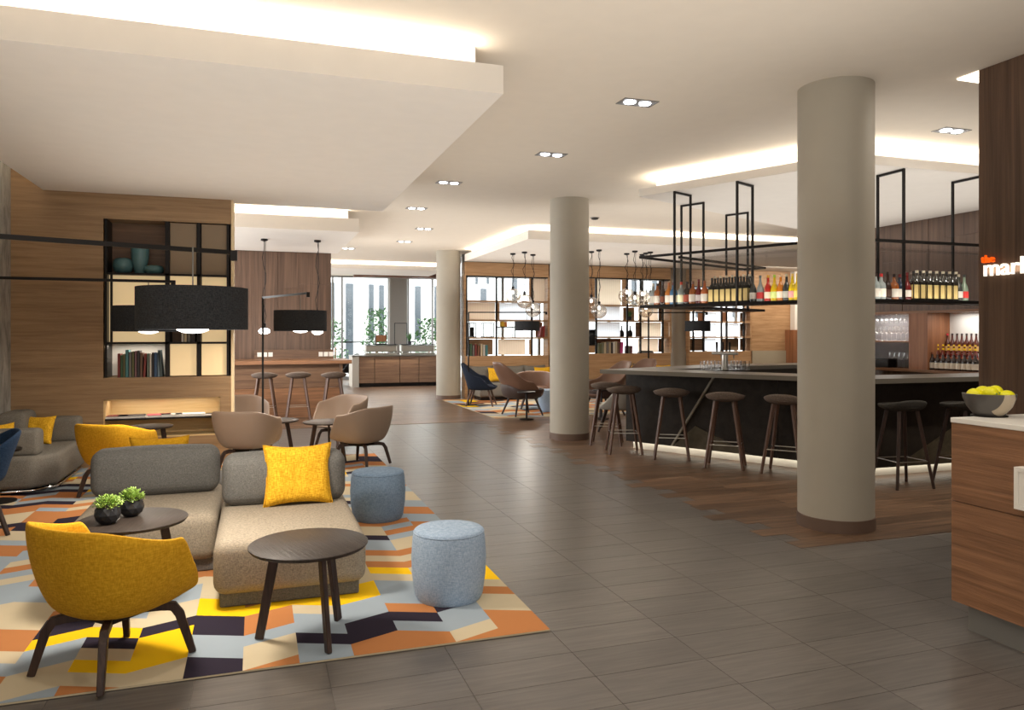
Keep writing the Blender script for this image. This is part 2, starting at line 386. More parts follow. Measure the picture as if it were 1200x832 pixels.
# alcove with the high table
AV = 16.2; AR = atv(388, AV)[0]
wa = struct('wall_alcove', MB().box((-2.7, AV+.012, 0), (AR, AV+.3, CEIL)), M['walnutv'])
def cladding(parent, a, b, vert, steps, mat, axis, face, dep):
    # boards laid on a wall: columns of the given widths, each split at staggered heights
    x_ = a; k_ = 0; r_ = random.Random(3)
    while x_ < b-.02:
        w_ = min(steps[k_ % len(steps)], b-x_); z_ = vert[0]; cuts = [vert[0]]+sorted(r_.uniform(vert[0]+.3, vert[1]-.3) for q in range(2 if vert[1]-vert[0] > 2 else 1))+[vert[1]]
        for za, zb_ in zip(cuts[:-1], cuts[1:]):
            d_ = r_.choice((0, .004, .008)); lo, hi = (x_+.002, x_+w_-.002)
            if axis == 'u': m_ = MB().box((lo, face-d_, za+.002), (hi, face+dep, zb_-.002))
            else: m_ = MB().box((face-d_, lo, za+.002), (face+dep, hi, zb_-.002))
            obj('panel', m_, mat, parent)
        x_ += w_; k_ += 1
cladding(wa, -1.0, AR, (.001, 3.299), (.62, .3, .5, .42), M['walnutv'], 'u', AV, .0115)
# glazed far end
GV = 27.0
x0, x1 = AR, 6.7
wn = struct('window_1', MB().box((-1.5, GV, 0), (x1, GV+.1, .12)).box((-1.5, GV, CEIL-.06), (x1, GV+.1, CEIL)), M['grey'])
for px in (390, 401, 455.5, 478.5, 507):
    u = atv(px, GV)[0]; obj('window_mullion', MB().box((u-.03, GV, .12), (u+.03, GV+.1, CEIL-.06)), M['grey'], wn)
obj('window_pane', MB().box((-1.5, GV+.045, .12), (x1, GV+.055, CEIL-.06)), M['pane'], wn)
u0, u1 = atv(457, GV-.4)[0], atv(477, GV-.4)[0]
struct('wall_pier', MB().box((u0, GV-.4, 0), (u1, GV-.05, CEIL)), M['greybox'])
w3 = struct('window_3', MB().prism([(5.02, 18.8), (5.1, 18.8), (6.74, GV), (6.66, GV)], 0, .12).prism([(5.02, 18.8), (5.1, 18.8), (6.74, GV), (6.66, GV)], CEIL-.06, CEIL-.001), M['grey'])
for k in range(6): u_, v_ = 5.06+1.64*k/5, 18.8+8.2*k/5; obj('window_mullion', MB().box((u_-.03, v_-.03, .12), (u_+.03, v_+.03, CEIL-.06)), M['grey'], w3)
obj('window_pane', MB().prism([(5.055, 18.8), (5.065, 18.8), (6.705, GV), (6.695, GV)], .12, CEIL-.06), M['pane'], w3)
bu0, bz_ = atv(416, 23.8, 316)
o = struct('ceiling_beam', MB().prism([(bu0, 24.1), (bu0+.8, 23.8), (5.85, 23.8), (5.85, 24.3), (bu0, 24.3)], 3.42, 3.66), M['beam'])
# right hand side: back bar wall and the wall with the sign
struct('wall_bar', MB().box((10.012, -.5, 1.98), (10.6, 12.0, CEIL)).box((10, -.5, 0), (10.6, 12, 1.0)).box((10.5, -.5, 1), (10.6, 12, 1.98)), M['walnutv'])
wbr = bpy.data.objects['wall_bar']; cladding(wbr, 4.5, 12.0, (1.985, CEIL-.002), (.62, .3, .5, .42), M['walnutv'], 'v', 10.0, .0115)
SV, SU = atu(1147, 5.36)[0], 5.36
sw = struct('wall_sign', MB(), M['walnutv'])
v_ = SV; pw = .42; k = 0
sw.data = mesh('wall_sign', MB().box((SU+.012, -3, 0), (SU+.3, SV-.002, CEIL)), M['walnutv'])
while v_ > .6:
    obj('panel', MB().box((SU, v_-pw+.004, .002), (SU+.02, v_, CEIL-.002)), M['walnutv'], sw); v_ -= pw
struct('trim_1', MB().box((SU+.01, SV+.0, CEIL-.012), (9.9, SV+.2, CEIL-.002)), M['led'])
area('trim_light', (SU+1.2, SV+.1, CEIL-.02), 2, .15, 30)
struct('wall_right', MB().box((17, -3.5, 0), (17.2, 18.9, CEIL)), M['ceil'])
struct('wall_front', MB().box((-2.7, -3.5, 0), (17, -3.4, CEIL)), M['ceil'])
# columns
def column(u, v, r=.3, h=CEIL):
    c = struct('column', MB().lathe([(r, .1), (r, h)], 64, (u, v, 0)), M['column'], smooth=40)
    obj('plinth', MB().lathe([(r+.008, 0), (r+.008, .1), (r, .101)], 64, (u, v, .002)), M['plinth'], c, smooth=40)
column(4.61, 5.12); column(4.57, 10.70); column(4.53, 18.25)
cu = atv(796, 18.35)[0]; column(cu, 18.45)

# ------------------------------------------------------------------ downlights
spots = [(747,120),(646,181),(526,214),(488,244),(497,268),(474,283),(408,291)]
pos = [at(x, y, CEIL) for x, y in spots]+[at(1115, 153, CEIL)]
dl = None
names = ['largest and nearest twin downlight, in the middle of the ceiling', 'second downlight, above and left of the middle round column', 'third downlight back, right of the big left raft corner',
         'fourth downlight, the left one of the middle pair', 'downlight just left of the farthest column top, nearer one', 'downlight in front of the far lit cove', 'leftmost small downlight by the walnut alcove wall', 'downlight at the right, above the bar and beyond the front column']
def downlight(p, z, lab, power=70, extra=True):
    global dl
    if dl is None:
        dl = thing('downlight', lab, 'ceiling light', (p[0], p[1], z))
        obj('frame', MB().box((-.17, -.09, -.006), (.17, -.075, 0)).box((-.17, .075, -.006), (.17, .09, 0)).box((-.17, -.075, -.006), (-.155, .075, 0)).box((.155, -.075, -.006), (.17, .075, 0)).box((-.155,-.075,-.002),(.155,.075,-.0005)), M['grey'], dl)
        for sx in (-.075, .075): obj('lamp', MB().lathe([(.05, -.012), (.055, -.003)], 20, (sx, 0, 0)), M['spotl'], dl)
    else: dup(dl, (p[0], p[1], z), label=lab)
for p, lab in zip(pos, names):
    z = CEIL
    downlight(p, z-.0, lab); spot('downlight_spot', (p[0], p[1], z-.03), 55, NEUT, 130, .8)
# downlights of the same kind out of view: the ceiling grid goes on behind the viewer and over the bar
for p in [(3.2, 1.8), (3.2, -1), (-.5, 3.2), (-.5, .5), (7, 1.8), (1.2, 1.6), (2.4, 3.6), (7.8, 4.6)]:
    spot('downlight_spot', (p[0], p[1], CEIL-.03), 55, NEUT, 140, .8)
area('wall_washer', (14.2, 16.6, 3.36), 4, .2, 90, WARM, (R(25), 0, 0))  # added light without a fitting, brightens the wooden back wall
# the raft over the seating holds no spots in its underside
# ------------------------------------------------------------------ left wall niches
FV = WV+.005   # front plane of the shelf frame
nic = thing('wall_shelf', 'black framed shelf unit with cream panels recessed in the oak wall', 'shelf', ((nu0+WR)/2, WV+.18, nz0))
nc = Vector(nic.location)
def NX(px): return atv(px, FV)[0]
def NZ(y, px=200): return atv(px, FV, y)[1]
def nbox(name, ua, ub, za, zb, va=0, vb=.02, m=M['black'], **k):
    return obj(name, MB().box((ua-nc.x, FV+va-nc.y, za-nc.z), (ub-nc.x, FV+vb-nc.y, zb-nc.z)), m, nic, **k)
xs = [NX(122.5), NX(196), NX(233), NX(269)]
zs = [nz0, NZ(402, 160), NZ(321, 160), nz1]
for x, w_ in zip(xs, (.025, .05, .04, .03)): nbox('upright', x-w_/2 + (.014 if x == xs[0] else 0)-(.02 if x == xs[3] else 0), x+w_/2+(.014 if x == xs[0] else 0)-(.02 if x == xs[3] else 0), nz0+.002, nz1-.002, .0, .34)
for z in zs[1:3]: nbox('shelf_board', xs[0]+.03, xs[3]-.04, z-.012, z+.012, 0, .34)
def cell(i, k, m, v=.03, name='panel', ua=None, ub=None, **kw):
    return nbox(name, (ua or xs[i]+.03), (ub or xs[i+1]-.03), zs[k]+.013, zs[k+1]-.013, v, v+.015, m, **kw)
cell(0, 2, M['walnuth'], .33); cell(0, 1, M['creamglow'], .12); cell(0, 0, M['white'], .33)
cell(1, 2, M['taupep']); cell(2, 2, M['taupep'])
cell(1, 0, M['creamglow']); cell(2, 0, M['creamglow']); cell(2, 1, M['creamglow'], .1); cell(1, 1, M['walnuth'], .33)
nbox('upright', xs[0]+.06, xs[0]+.085, zs[1]+.013, zs[2]-.013, 0, .03)
nbox('panel', xs[1]+.03, xs[2]-.025, zs[1]+.28, zs[2]-.013, .03, .045, M['creamglow'])
area('shelf_light', ((xs[0]+xs[1])/2, WV+.1, zs[1]-.03), .7, .05, 3)
# teal vases on the upper shelf
def vase(name, px, prof, lab):
    u = NX(px); o = thing(name, lab, 'vase', (u, FV+.16, zs[2]+.0121))
    obj('body', MB().lathe(prof, 28, caps=True), M['teal'], o, smooth=50)
    r, z = prof[-1]; obj('rim', MB().lathe([(r*.8, z-.002), (r+.004, z), (r*.8, z+.008)], 24), M['teal'], o, smooth=50)
vase('vase', 141.5, [(.05, 0), (.1, .03), (.115, .09), (.11, .15), (.085, .18)], 'squat teal pot, leftmost of three vases on the black shelf')
vase('vase', 162, [(.055, 0), (.07, .05), (.1, .2), (.105, .3), (.1, .33)], 'tall teal vase, middle of three on the black shelf')
vase('bowl', 178, [(.07, 0), (.115, .03), (.12, .07), (.1, .1)], 'low teal bowl right of the tall teal vase')
# books
bkc = {}
def bmat(rgb):
    if rgb not in bkc: bkc[rgb] = plain('book_cover', rgb, .6)
    return bkc[rgb]
def books(spec, x0, yb, z, place, group, depth=.17, gap=.002, tot=None):
    x = x0
    for i, (cn, rgb, w_, h_, lean) in enumerate(spec):
        o = thing('book', f'{cn} book, {nth(i)} {place}', 'book', (x+w_/2+(.0), yb, z+abs(math.sin(lean))*w_/2), 0, group)
        o.rotation_euler = (0, lean, 0)
        obj('cover', MB().box((-w_/2, -depth/2, 0), (-w_/2+.003, depth/2, h_)).box((w_/2-.003, -depth/2, 0), (w_/2, depth/2, h_)).box((-w_/2, -depth/2, 0), (w_/2, -depth/2+.003, h_)), bmat(rgb), o)
        obj('pages', MB().box((-w_/2+.004, -depth/2+.004, .004), (w_/2-.004, depth/2-.004, h_-.006)), M['white'], o)
        x += w_+gap+abs(math.sin(lean))*h_*.8
RED, GRN, TEAL, OLV, GRY, DRK, WHT, BLU, CRM, PNK, ORG = (128,58,54),(70,96,70),(78,128,132),(104,104,72),(120,116,112),(60,56,58),(214,208,198),(70,96,130),(196,180,150),(196,70,130),(190,110,60)
k_ = (xs[1]-.04-NX(136.5))/16.4
sp = [('dark red',RED,1,.29,0),('green',GRN,.9,.27,0),('olive',OLV,.8,.285,0),('tall teal',TEAL,1.2,.335,0),('grey',GRY,1,.31,0),('dark olive',OLV,1,.315,0),('mauve',(120,90,96),.9,.32,0),('dark',DRK,1,.325,0),('brown',(110,84,70),1,.3,0),('red leaning',RED,1,.29,.06),('green-grey',(110,120,110),.9,.29,0),('slim white',WHT,.8,.28,0),('charcoal',DRK,.8,.3,0),('blue',BLU,1.2,.3,0),('pale blue',(130,150,166),.9,.3,0),('teal-grey leaning',(96,112,116),1.1,.33,-.08)]
books([(a, b, c*k_*.93, d, e) for a, b, c, d, e in sp], NX(137), FV+.13, nz0+.001, 'from the left on the lowest shelf of the oak wall', 'books on the lowest shelf of the oak wall')
books([('slim white',WHT,.03,.2,0),('tan',CRM,.035,.22,0),('grey',GRY,.04,.21,0),('dark',DRK,.05,.2,0)], NX(212), FV+.13, zs[1]+.0125, 'from the left on the shelf behind the lamp shade', 'books on the small middle shelf')
# low niche: dark shelf with magazines
lowz = atv(190, WV, 489)[1]
ls = tag(obj('niche_shelf', MB().box((nu0+.021, WV-.03, lowz-.02), (b1-.021, WV+.38, lowz)), M['black'], bevel=.003), 'thin black shelf running through the pale oak niche', 'shelf')
mg = [(135, RED, 'red covered magazine, leftmost on the thin black shelf', .24), (153, DRK, 'dark magazine second from the left on the thin black shelf', .3), (185, (200,90,100), 'pink and white magazine in the middle of the thin black shelf', .26), (200, WHT, 'white magazine right of the pink one on the thin black shelf', .24), (222, (226,224,220), 'white magazine farthest right on the thin black shelf', .34)]
for px, c, lab, w_ in mg:
    u = atv(px, WV)[0]; o = thing('magazine', lab, 'magazine', (u, WV+.13, lowz), rnd.uniform(-.2, .2), 'magazines on the niche shelf')
    obj('pages', MB().box((-w_/2, -.1, 0), (w_/2, .1, .022)), M['white'], o, rot=0); obj('cover', MB().box((-w_/2-.002, -.102, .0222), (w_/2+.002, .102, .027)), bmat(c), o)

# ------------------------------------------------------------------ rugs
def rug(name, lab, u0, u1, v0, v1, cw, bh, seed, amp):
    """woven zigzag: columns of slanted cells, alike neighbours joined into steps and bent bands"""
    r = random.Random(seed); mb = MB(); z = .012
    mb.box((u0, v0, .003), (u1, v1, .011), 0)
    n = int((u1-u0)/cw)+1; m0, m1 = -4, int((v1-v0)/bh)+4
    prev = {}; W_ = (36, 27, 25, 9, 5)
    for i in range(n):
        xa, xb = u1-i*cw, max(u0, u1-(i+1)*cw); oa, ob = (amp if i % 2 else 0), (0 if i % 2 else amp)
        cur = {}; j = m0; age = {}
        while j < m1:
            pc = prev.get(j)
            if pc is not None and r.random() < (.62 if i % 3 else .22): c = pc; run = 1
            else: c = r.choices(range(5), W_)[0]; run = r.choice((1, 2, 2, 3))
            while c == cur.get(j-1): c = r.choices(range(5), W_)[0]
            for q in range(run): cur[j+q] = c
            j += run
        for j in range(m0, m1):
            q = [(xb, v0+j*bh+ob), (xa, v0+j*bh+oa), (xa, v0+(j+1)*bh+oa), (xb, v0+(j+1)*bh+ob)]
            q = [(a, min(max(b, v0), v1)) for a, b in q]
            if max(p[1] for p in q)-min(p[1] for p in q) < .004: continue
            mb.add([(a, b, z) for a, b in q], [(0, 1, 2, 3)], cur[j])
        prev = cur
    me = bpy.data.meshes.new(name); me.from_pydata(mb.v, [], mb.f)
    for m in RUGC: me.materials.append(m)
    me.polygons.foreach_set('material_index', mb.m); me.update()
    return tag(obj(name, me, None), lab, 'rug')
rug('patterned_rug', 'large zigzag patterned rug under the sofas and yellow chairs at left', -2.62, 1.5, 3.778, 10.13, .26, .145, 23, .105)
rug('patterned_rug', 'zigzag patterned rug under the leather lounge chairs at the back', 4.3, 9.4, 13.62, 17.95, .34, .2, 7, .14)
RZ = .0125
# ------------------------------------------------------------------ soft furniture
def softbox(name, a, b, m, parent, bev=.06, seg=4, puff=0, **k):
    c = [(p+q)/2 for p, q in zip(a, b)]
    mb = MB().box([p-q for p, q in zip(a, c)], [p-q for p, q in zip(b, c)])
    me = mesh(name, mb, m, 60, bev, seg)
    if puff:
        hx, hy, hz = [(q-p)/2 for p, q in zip(a, b)]
        bm = bmesh.new(); bm.from_mesh(me); bmesh.ops.subdivide_edges(bm, edges=bm.edges[:], cuts=3, use_grid_fill=True)
        for q in bm.verts:
            x, y, z = q.co.x/hx, q.co.y/hy, q.co.z/hz
            q.co.y += puff*y*(1-x*x)*(1-z*z); q.co.z += puff*.5*z*(1-x*x)*(1-y*y)
        bm.to_mesh(me); bm.free(); me.polygons.foreach_set('use_smooth', [True]*len(me.polygons)); me.set_sharp_from_angle(angle=R(60))
    return obj(name, me, None, parent, loc=c, **k)
def pillow(name, lab, loc, rot, w_, h_, t, m, group=None, cat='cushion', n=22):
    o = thing(name, lab, cat, loc, 0, group); o.rotation_euler = rot
    vs = []; fs = []
    for s in (1, -1):
        base_ = len(vs)
        for j in range(n+1):
            for i in range(n+1):
                a, b = -1+2*i/n, -1+2*j/n
                pin = 1-.1*(1-b*b)*abs(a)**3; pin2 = 1-.13*(1-a*a)*abs(b)**3
                th = t/2*((1-a**4)*(1-b**4))**.55
                wr = .012*math.sin(9*a+4*b)*math.sin(7*b-3*a)*(1-a*a)*(1-b*b)+.006*math.sin(22*a*b+5*b)*abs(a*b)
                vs.append((a*w_/2*pin, s*(th+wr*(.6 if s > 0 else -.6)), b*h_/2*pin2+h_/2))
        for j in range(n):
            for i in range(n):
                q = base_+j*(n+1)+i; f = (q, q+1, q+n+2, q+n+1); fs.append(f if s < 0 else f[::-1])
    me = mesh(name+'_fill', MB().add(vs, fs), m)
    bm = bmesh.new(); bm.from_mesh(me); bmesh.ops.remove_doubles(bm, verts=bm.verts[:], dist=.0008); bmesh.ops.recalc_face_normals(bm, faces=bm.faces[:]); bm.to_mesh(me); bm.free()
    me.polygons.foreach_set('use_smooth', [True]*len(me.polygons))
    obj('fill', me, None, o)
    pts = []
    for side in range(4):
        for q in range(n):
            a = -1+2*q/n
            a_, b_ = [(a, -1), (1, a), (-a, 1), (-1, -a)][side]
            pin = 1-.1*(1-b_*b_)*abs(a_)**3; pin2 = 1-.13*(1-a_*a_)*abs(b_)**3
            pts.append((a_*w_/2*pin, 0, b_*h_/2*pin2+h_/2))
    pts.append(pts[0]); obj('seam', MB().sweep(pts, .0035, n=5), m, o, smooth=60)
    return o
# near sofa
so = thing('sofa', 'grey modular sofa with a chaise and two loose back cushions on the rug', 'sofa', (-.3, 5.6, RZ))
def S_(name, a, b, m, bev, **k):
    return softbox(name, [p-q for p, q in zip(a, (-.3, 5.6, RZ))], [p-q for p, q in zip(b, (-.3, 5.6, RZ))], m, so, bev, **k)
S_('chaise', (-.235, 4.62, .09), (.64, 5.98, .405), M['sofa'], .07, label='pale chaise end of the sofa')
S_('seat', (-1.14, 5.40, .09), (-.245, 6.62, .40), M['sofa'], .07)
S_('base', (-.20, 4.68, RZ), (.60, 5.93, .10), M['sofad'], .012); S_('base', (-1.10, 5.45, RZ), (-.26, 6.58, .10), M['sofad'], .012)
c1 = S_('back_cushion', (-1.15, 6.15, .40), (-.265, 6.40, .745), M['sofad'], .085, seg=5, puff=.03)
c2 = S_('back_cushion', (-.225, 5.55, .40), (.62, 5.80, .755), M['sofad'], .085, seg=5, puff=.03)
S_('rear_seat', (-1.14, 6.64, .09), (-.245, 7.35, .38), M['sofad'], .07); S_('base', (-1.1, 6.68, RZ), (-.28, 7.3, .1), M['sofad'], .012)
pu = at(352.5, 598, .41)
pillow('cushion', 'yellow square cushion leaning on the right back cushion of the near sofa', (pu[0]-.005, 5.485, .403), (R(-13), 0, .02), .47, .43, .13, M['yellow'], 'yellow cushions')
pillow('cushion', 'yellow cushion peeking up behind the left back cushion of the near sofa', (-.73, 6.72, .385), (R(16), 0, .0), .44, .42, .13, M['mustard'], 'yellow cushions')
# far left sofa
s2 = thing('sofa', 'grey sofa with loose cushions standing against the oak wall at far left', 'sofa', (-2.3, 9.3, RZ))
def S2(name, a, b, m, bev, **k):
    q_ = (-2.3, 9.3, RZ); return softbox(name, [p-q for p, q in zip(a, q_)], [p-q for p, q in zip(b, q_)], m, s2, bev, **k)
cz = RZ
poly = [(-2.68, 8.62), (-2.12, 8.62), (-1.92, 8.85), (-1.92, 10.1), (-2.68, 10.1)]
obj('seat', MB().prism([(p[0]+2.3, p[1]-9.3) for p in poly], .05, .37), M['sofag'], s2, smooth=60, bevel=.045, seg=4)
obj('skid', MB().sweep([(-.36, -.66, .03), (.18, -.66, .03), (.36, -.44, .03), (.36, .74, .03)], .012, n=6), M['chrome'], s2, smooth=60, label='chrome skid under the seat')
obj('skid_foot', MB().box((-.3, -.6, -.001), (-.24, -.5, .06)).box((.22, -.42, -.001), (.28, -.32, .06)).box((.2, .6, -.001), (.28, .7, .06)).box((-.3, .6, -.001), (-.22, .7, .06)), M['black'], s2)
S2('back_cushion', (-2.34, 9.8, .37), (-1.93, 10.06, .65), M['sofag'], .045, puff=.01)
S2('back_cushion', (-2.68, 9.55, .37), (-2.4, 10.06, .74), M['sofag'], .07, puff=.01)
S2('arm_cushion', (-2.66, 8.72, .37), (-2.08, 8.98, .64), M['sofag'], .05, puff=.01)
pillow('cushion', 'yellow cushion in the corner of the far left sofa', (-2.33, 9.64, .372), (R(-18), 0, -.3), .36, .33, .12, M['yellow'], 'yellow cushions')
pillow('cushion', 'small yellow cushion at the left picture edge behind the sofa arm', (-2.52, 9.2, .372), (R(-16), 0, .6), .28, .3, .1, M['yellow'], 'yellow cushions')

# ------------------------------------------------------------------ chairs
def smst(a, b, x): t = min(1, max(0, (x-a)/(b-a))); return t*t*(3-2*t)
def shell_mb(W, D, zb, h, n=56, m=14, pan=.76, ex=2.5, lift=.02, back=0, cy=0):
    """tub: W, D half sizes, zb underside, h(angle from back 0..pi) rim height; faces +y"""
    vs = [(0, cy, zb)]; fs = []
    for j in range(1, m+1):
        t = j/m
        for i in range(n):
            th = 2*PI*i/n; a = abs(th if th <= PI else 2*PI-th)
            c, s = math.sin(th), -math.cos(th)
            rr = 1/((abs(c)/W)**ex+(abs(s)/D)**ex)**(1/ex)
            if t < .45: q = t/.45; f = pan*q; z = zb+lift*q*q
            else:
                q = (t-.45)/.55; f = pan+(1-pan)*math.sin(q*PI/2)**.8; z = zb+lift+(h(a)-zb-lift)*q**1.15
            y = rr*f*s+cy
            y -= back*smst(zb+.1, 1.1, z)*(1 if a < PI/2 else .0)*abs(math.cos(a))
            vs.append((rr*f*c, y, z))
    fs += [(0, 1+(i+1) % n, 1+i) for i in range(n)]
    for j in range(m-1):
        fs += [(1+j*n+i, 1+j*n+(i+1) % n, 1+(j+1)*n+(i+1) % n, 1+(j+1)*n+i) for i in range(n)]
    return MB().add(vs, fs)
def shell(name, mb, mats, parent, th=.022, off=-1, sub=1, inner=None, label=None, loc=None):
    me = mesh(name, mb, [mats]+([inner] if inner else []))
    bm = bmesh.new(); bm.from_mesh(me)
    # make normals point out of the tub (downwards at the pan)
    bm.faces.ensure_lookup_table()
    if bm.faces[0].normal.z > 0: bmesh.ops.reverse_faces(bm, faces=bm.faces[:])
    bm.to_mesh(me); bm.free(); me.polygons.foreach_set('use_smooth', [True]*len(me.polygons))
    o = obj(name, me, None, parent, label=label, loc=loc)
    s = o.modifiers.new('thickness', 'SOLIDIFY'); s.thickness = th; s.offset = off
    if inner: s.material_offset = 1
    b = o.modifiers.new('smooth', 'SUBSURF'); b.levels = sub; b.render_levels = sub
    return o
def tub_chair(label, m, legm, loc, face, group, W=.37, D=.33, hb=.725, ha=.635, zb=.27):
    t = thing('tub_chair', label, 'chair', loc, face-PI/2, group)
    def h(a): return ha+(hb-ha)*smst(1.75, .6, a) - .1*smst(1.78, 2.02, a) + (zb+.165-ha)*smst(1.84, 2.5, a)
    shell('shell', shell_mb(W, D, zb, h, n=104, pan=.66), m, t)
    for sx in (-1, 1):
        for sy in (-1, 1):
            p = [(sx*.03, sy*.04, zb-.022), (sx*.14, sy*.15, zb-.018), (sx*.175, sy*.19, zb-.028), (sx*.195, sy*.21, zb-.07), (sx*.235, sy*.255, 0)]
            obj('leg', MB().sweep(p, .036, .042, taper=[.7, 1, 1, 1, .8]), legm, t, smooth=30, bevel=.003, seg=1)
    obj('seat_mount', MB().box((-.12, -.12, zb-.03), (.12, .12, zb+.012)), M['black'], t, bevel=.006)
    return t
yc = tub_chair('mustard yellow tub chair in the left foreground, back to the viewer', M['mustard'], M['darkwood'], (-.645, 4.06, RZ), R(47), 'yellow tub chairs')
y2 = atd(138, 7.55)
dup(yc, (y2[0], y2[1], RZ), R(62)-PI/2, 'mustard yellow tub chair behind the near sofa, facing the oak wall')
c1_ = atd(424, 9.2); tc = tub_chair('taupe shell chair at the rug edge, its back to the viewer, right of the others', M['taupe'], M['darkwood'], (c1_[0], c1_[1], RZ), R(135), 'taupe shell chairs', W=.38, D=.34)
q = atd(399, 10.6); dup(tc, (q[0], q[1], RZ), R(214)-PI/2, 'taupe shell chair at the rear right, its open front turned to the left')
q = atd(290, 8.75); dup(tc, (q[0], q[1], RZ), R(62)-PI/2, 'taupe shell chair behind the near sofa, front one of the left pair')
q = atd(282, 10.5); dup(tc, (q[0], q[1], RZ), R(-75)-PI/2, 'taupe shell chair facing the viewer, rear one of the left pair')
# stools
def bar_stool(label, m, legm, loc, face, group):
    t = thing('bar_stool', label, 'stool', loc, face-PI/2, group)
    def h(a): return .865+.055*smst(1.7, .2, a)
    shell('seat', shell_mb(.235, .20, .785, h, n=40, m=9, pan=.8, lift=.03), m, t, th=.028)
    obj('seat_pad', MB().lathe([(.0, .815), (.15, .818), (.19, .84), (.15, .858), (0, .862)], 32), m, t, smooth=70)
    for sx in (-1, 1):
        for sy in (-1, 1):
            obj('leg', MB().sweep([(sx*.105, sy*.095, .80), (sx*.218, sy*.2, 0)], .038, .038, taper=[1, .72]), legm, t, bevel=.003, seg=1)
    pts = [(-.18, -.168, .28), (.18, -.168, .28), (.18, .168, .28), (-.18, .168, .28), (-.18, -.168, .28)]
    f = MB()
    for a, b in zip(pts[:-1], pts[1:]): f.sweep([a, b], .006, n=6)
    obj('footrest', f, M['steel'], t, smooth=60)
    return t
st = bar_stool('bar stool at the far left end of the bar front, leftmost of the four', M['stoolf'], M['brownwood'], (*atd(731, 10.22), .002), R(72), 'bar stools along the bar')
for px, dep, lab, fa in [(787, 9.75, 'second bar stool from the left at the bar front', 60), (850, 9.1, 'third bar stool from the left, before the pale bar seam', 50), (920, 8.7, 'fourth bar stool, partly hidden by the front column at its right', 38)]:
    p = atd(px, dep); dup(st, (*p, .002), R(fa)-PI/2, lab)
sd = bar_stool('dark bar stool just right of the front column', M['stoold'], M['darkwood'], (*atd(1057, 7.95), .002), R(83), 'dark bar stools right of the column')
dup(sd, (*atd(1129, 8.05), .002), R(95)-PI/2, 'dark bar stool half hidden behind the reception desk')
dup(st, (*atd(711, 11.0), .002), R(60)-PI/2, 'bar stool tucked behind the leftmost stool, under the counter tip')
ps = atd(310, 13.75); sa = dup(st, (*ps, .002), R(85)-PI/2, 'stool at the high alcove table, leftmost of three', 'stools at the high alcove table')
for px, lab in [(349.5, 'stool at the high alcove table, middle of three'), (391, 'stool at the high alcove table, rightmost of three')]:
    dup(sa, (*atd(px, 13.9), .002), R(90)-PI/2, lab)
# armchairs at the back
def leg4(t, m, zt, a, b, r=.022, y0=0):
    for sx in (-1, 1):
        for sy in (-1, 1): obj('leg', MB().sweep([(sx*a*.62, y0+sy*b*.62, zt), (sx*a, y0+sy*b, 0)], r, n=8, taper=[1.15, .8]), m, t, smooth=60)
def armchair(name, lab, m, legm, loc, face, hb, ha, group=None, W=.38, D=.36, zb=.34, inner=None, back=.12):
    t = thing(name, lab, 'chair', loc, face-PI/2, group)
    def h(a): return (zb+.1) + (ha-zb-.1)*smst(2.3, 1.6, a) + (hb-ha)*smst(1.5, .35, a)
    shell('shell', shell_mb(W, D, zb, h, back=back, pan=.8), m, t, th=.03, inner=inner)
    obj('seat_cushion', MB().lathe([(0, zb+.03), (.25, zb+.035), (.3, zb+.07), (.26, zb+.12), (0, zb+.13)], 28), inner or m, t, smooth=70)
    leg4(t, legm, zb+.01, .3, .3); return t
p = atd(564, 16.9); armchair('armchair', 'dark navy felt armchair with wooden legs beside the far column', M['navy'], M['brownwood'], (*p, RZ), R(-25), .95, .66)
p = atd(612, 14.9); lc = armchair('lounge_chair', 'high backed brown leather lounge chair on the back rug, nearest the viewer', M['leather'], M['darkwood'], (*p, RZ), R(8), 1.06, .68, 'brown leather lounge chairs', W=.4, D=.4, back=.22)
shell('under_shell', shell_mb(.412, .412, .325, lambda a: .52+.1*smst(1.2, .2, a), pan=.8), M['leatherd'], lc, th=.012, label='dark shell under the leather')
p = atd(627, 16.3); armchair('lounge_chair', 'low tan leather tub chair behind the high backed one', M['leather'], M['darkwood'], (*p, RZ), R(250), .78, .72, 'brown leather lounge chairs', W=.44, D=.38)
p = atd(707, 14.9); dup(lc, (*p, RZ), R(190)-PI/2, 'brown leather lounge chair glimpsed right of the middle column')
p = atd(741, 16.3); dup(lc, (*p, RZ), R(200)-PI/2, 'brown leather lounge chair whose back shows above the bar top')
p = atd(724, 12.6); armchair('armchair', 'pale grey shell chair seen under the left tip of the bar top', plain('pale_grey_felt', (168, 162, 152), .8), M['darkwood'], (*p, .002), R(150), .72, .66)
p = atd(405, 24.6); armchair('armchair', 'black chair by the window beside the buffet counter', M['black'], M['black'], (*p, .002), R(195), .98, .68, W=.34, D=.34)
p = at(-14, 606, 0); bc = armchair('armchair', 'petrol blue armchair cut off by the left picture edge', M['blue2'], M['darkwood'], (-2.24, 7.1, RZ), R(-160), .80, .64, W=.37, D=.36, zb=.38)

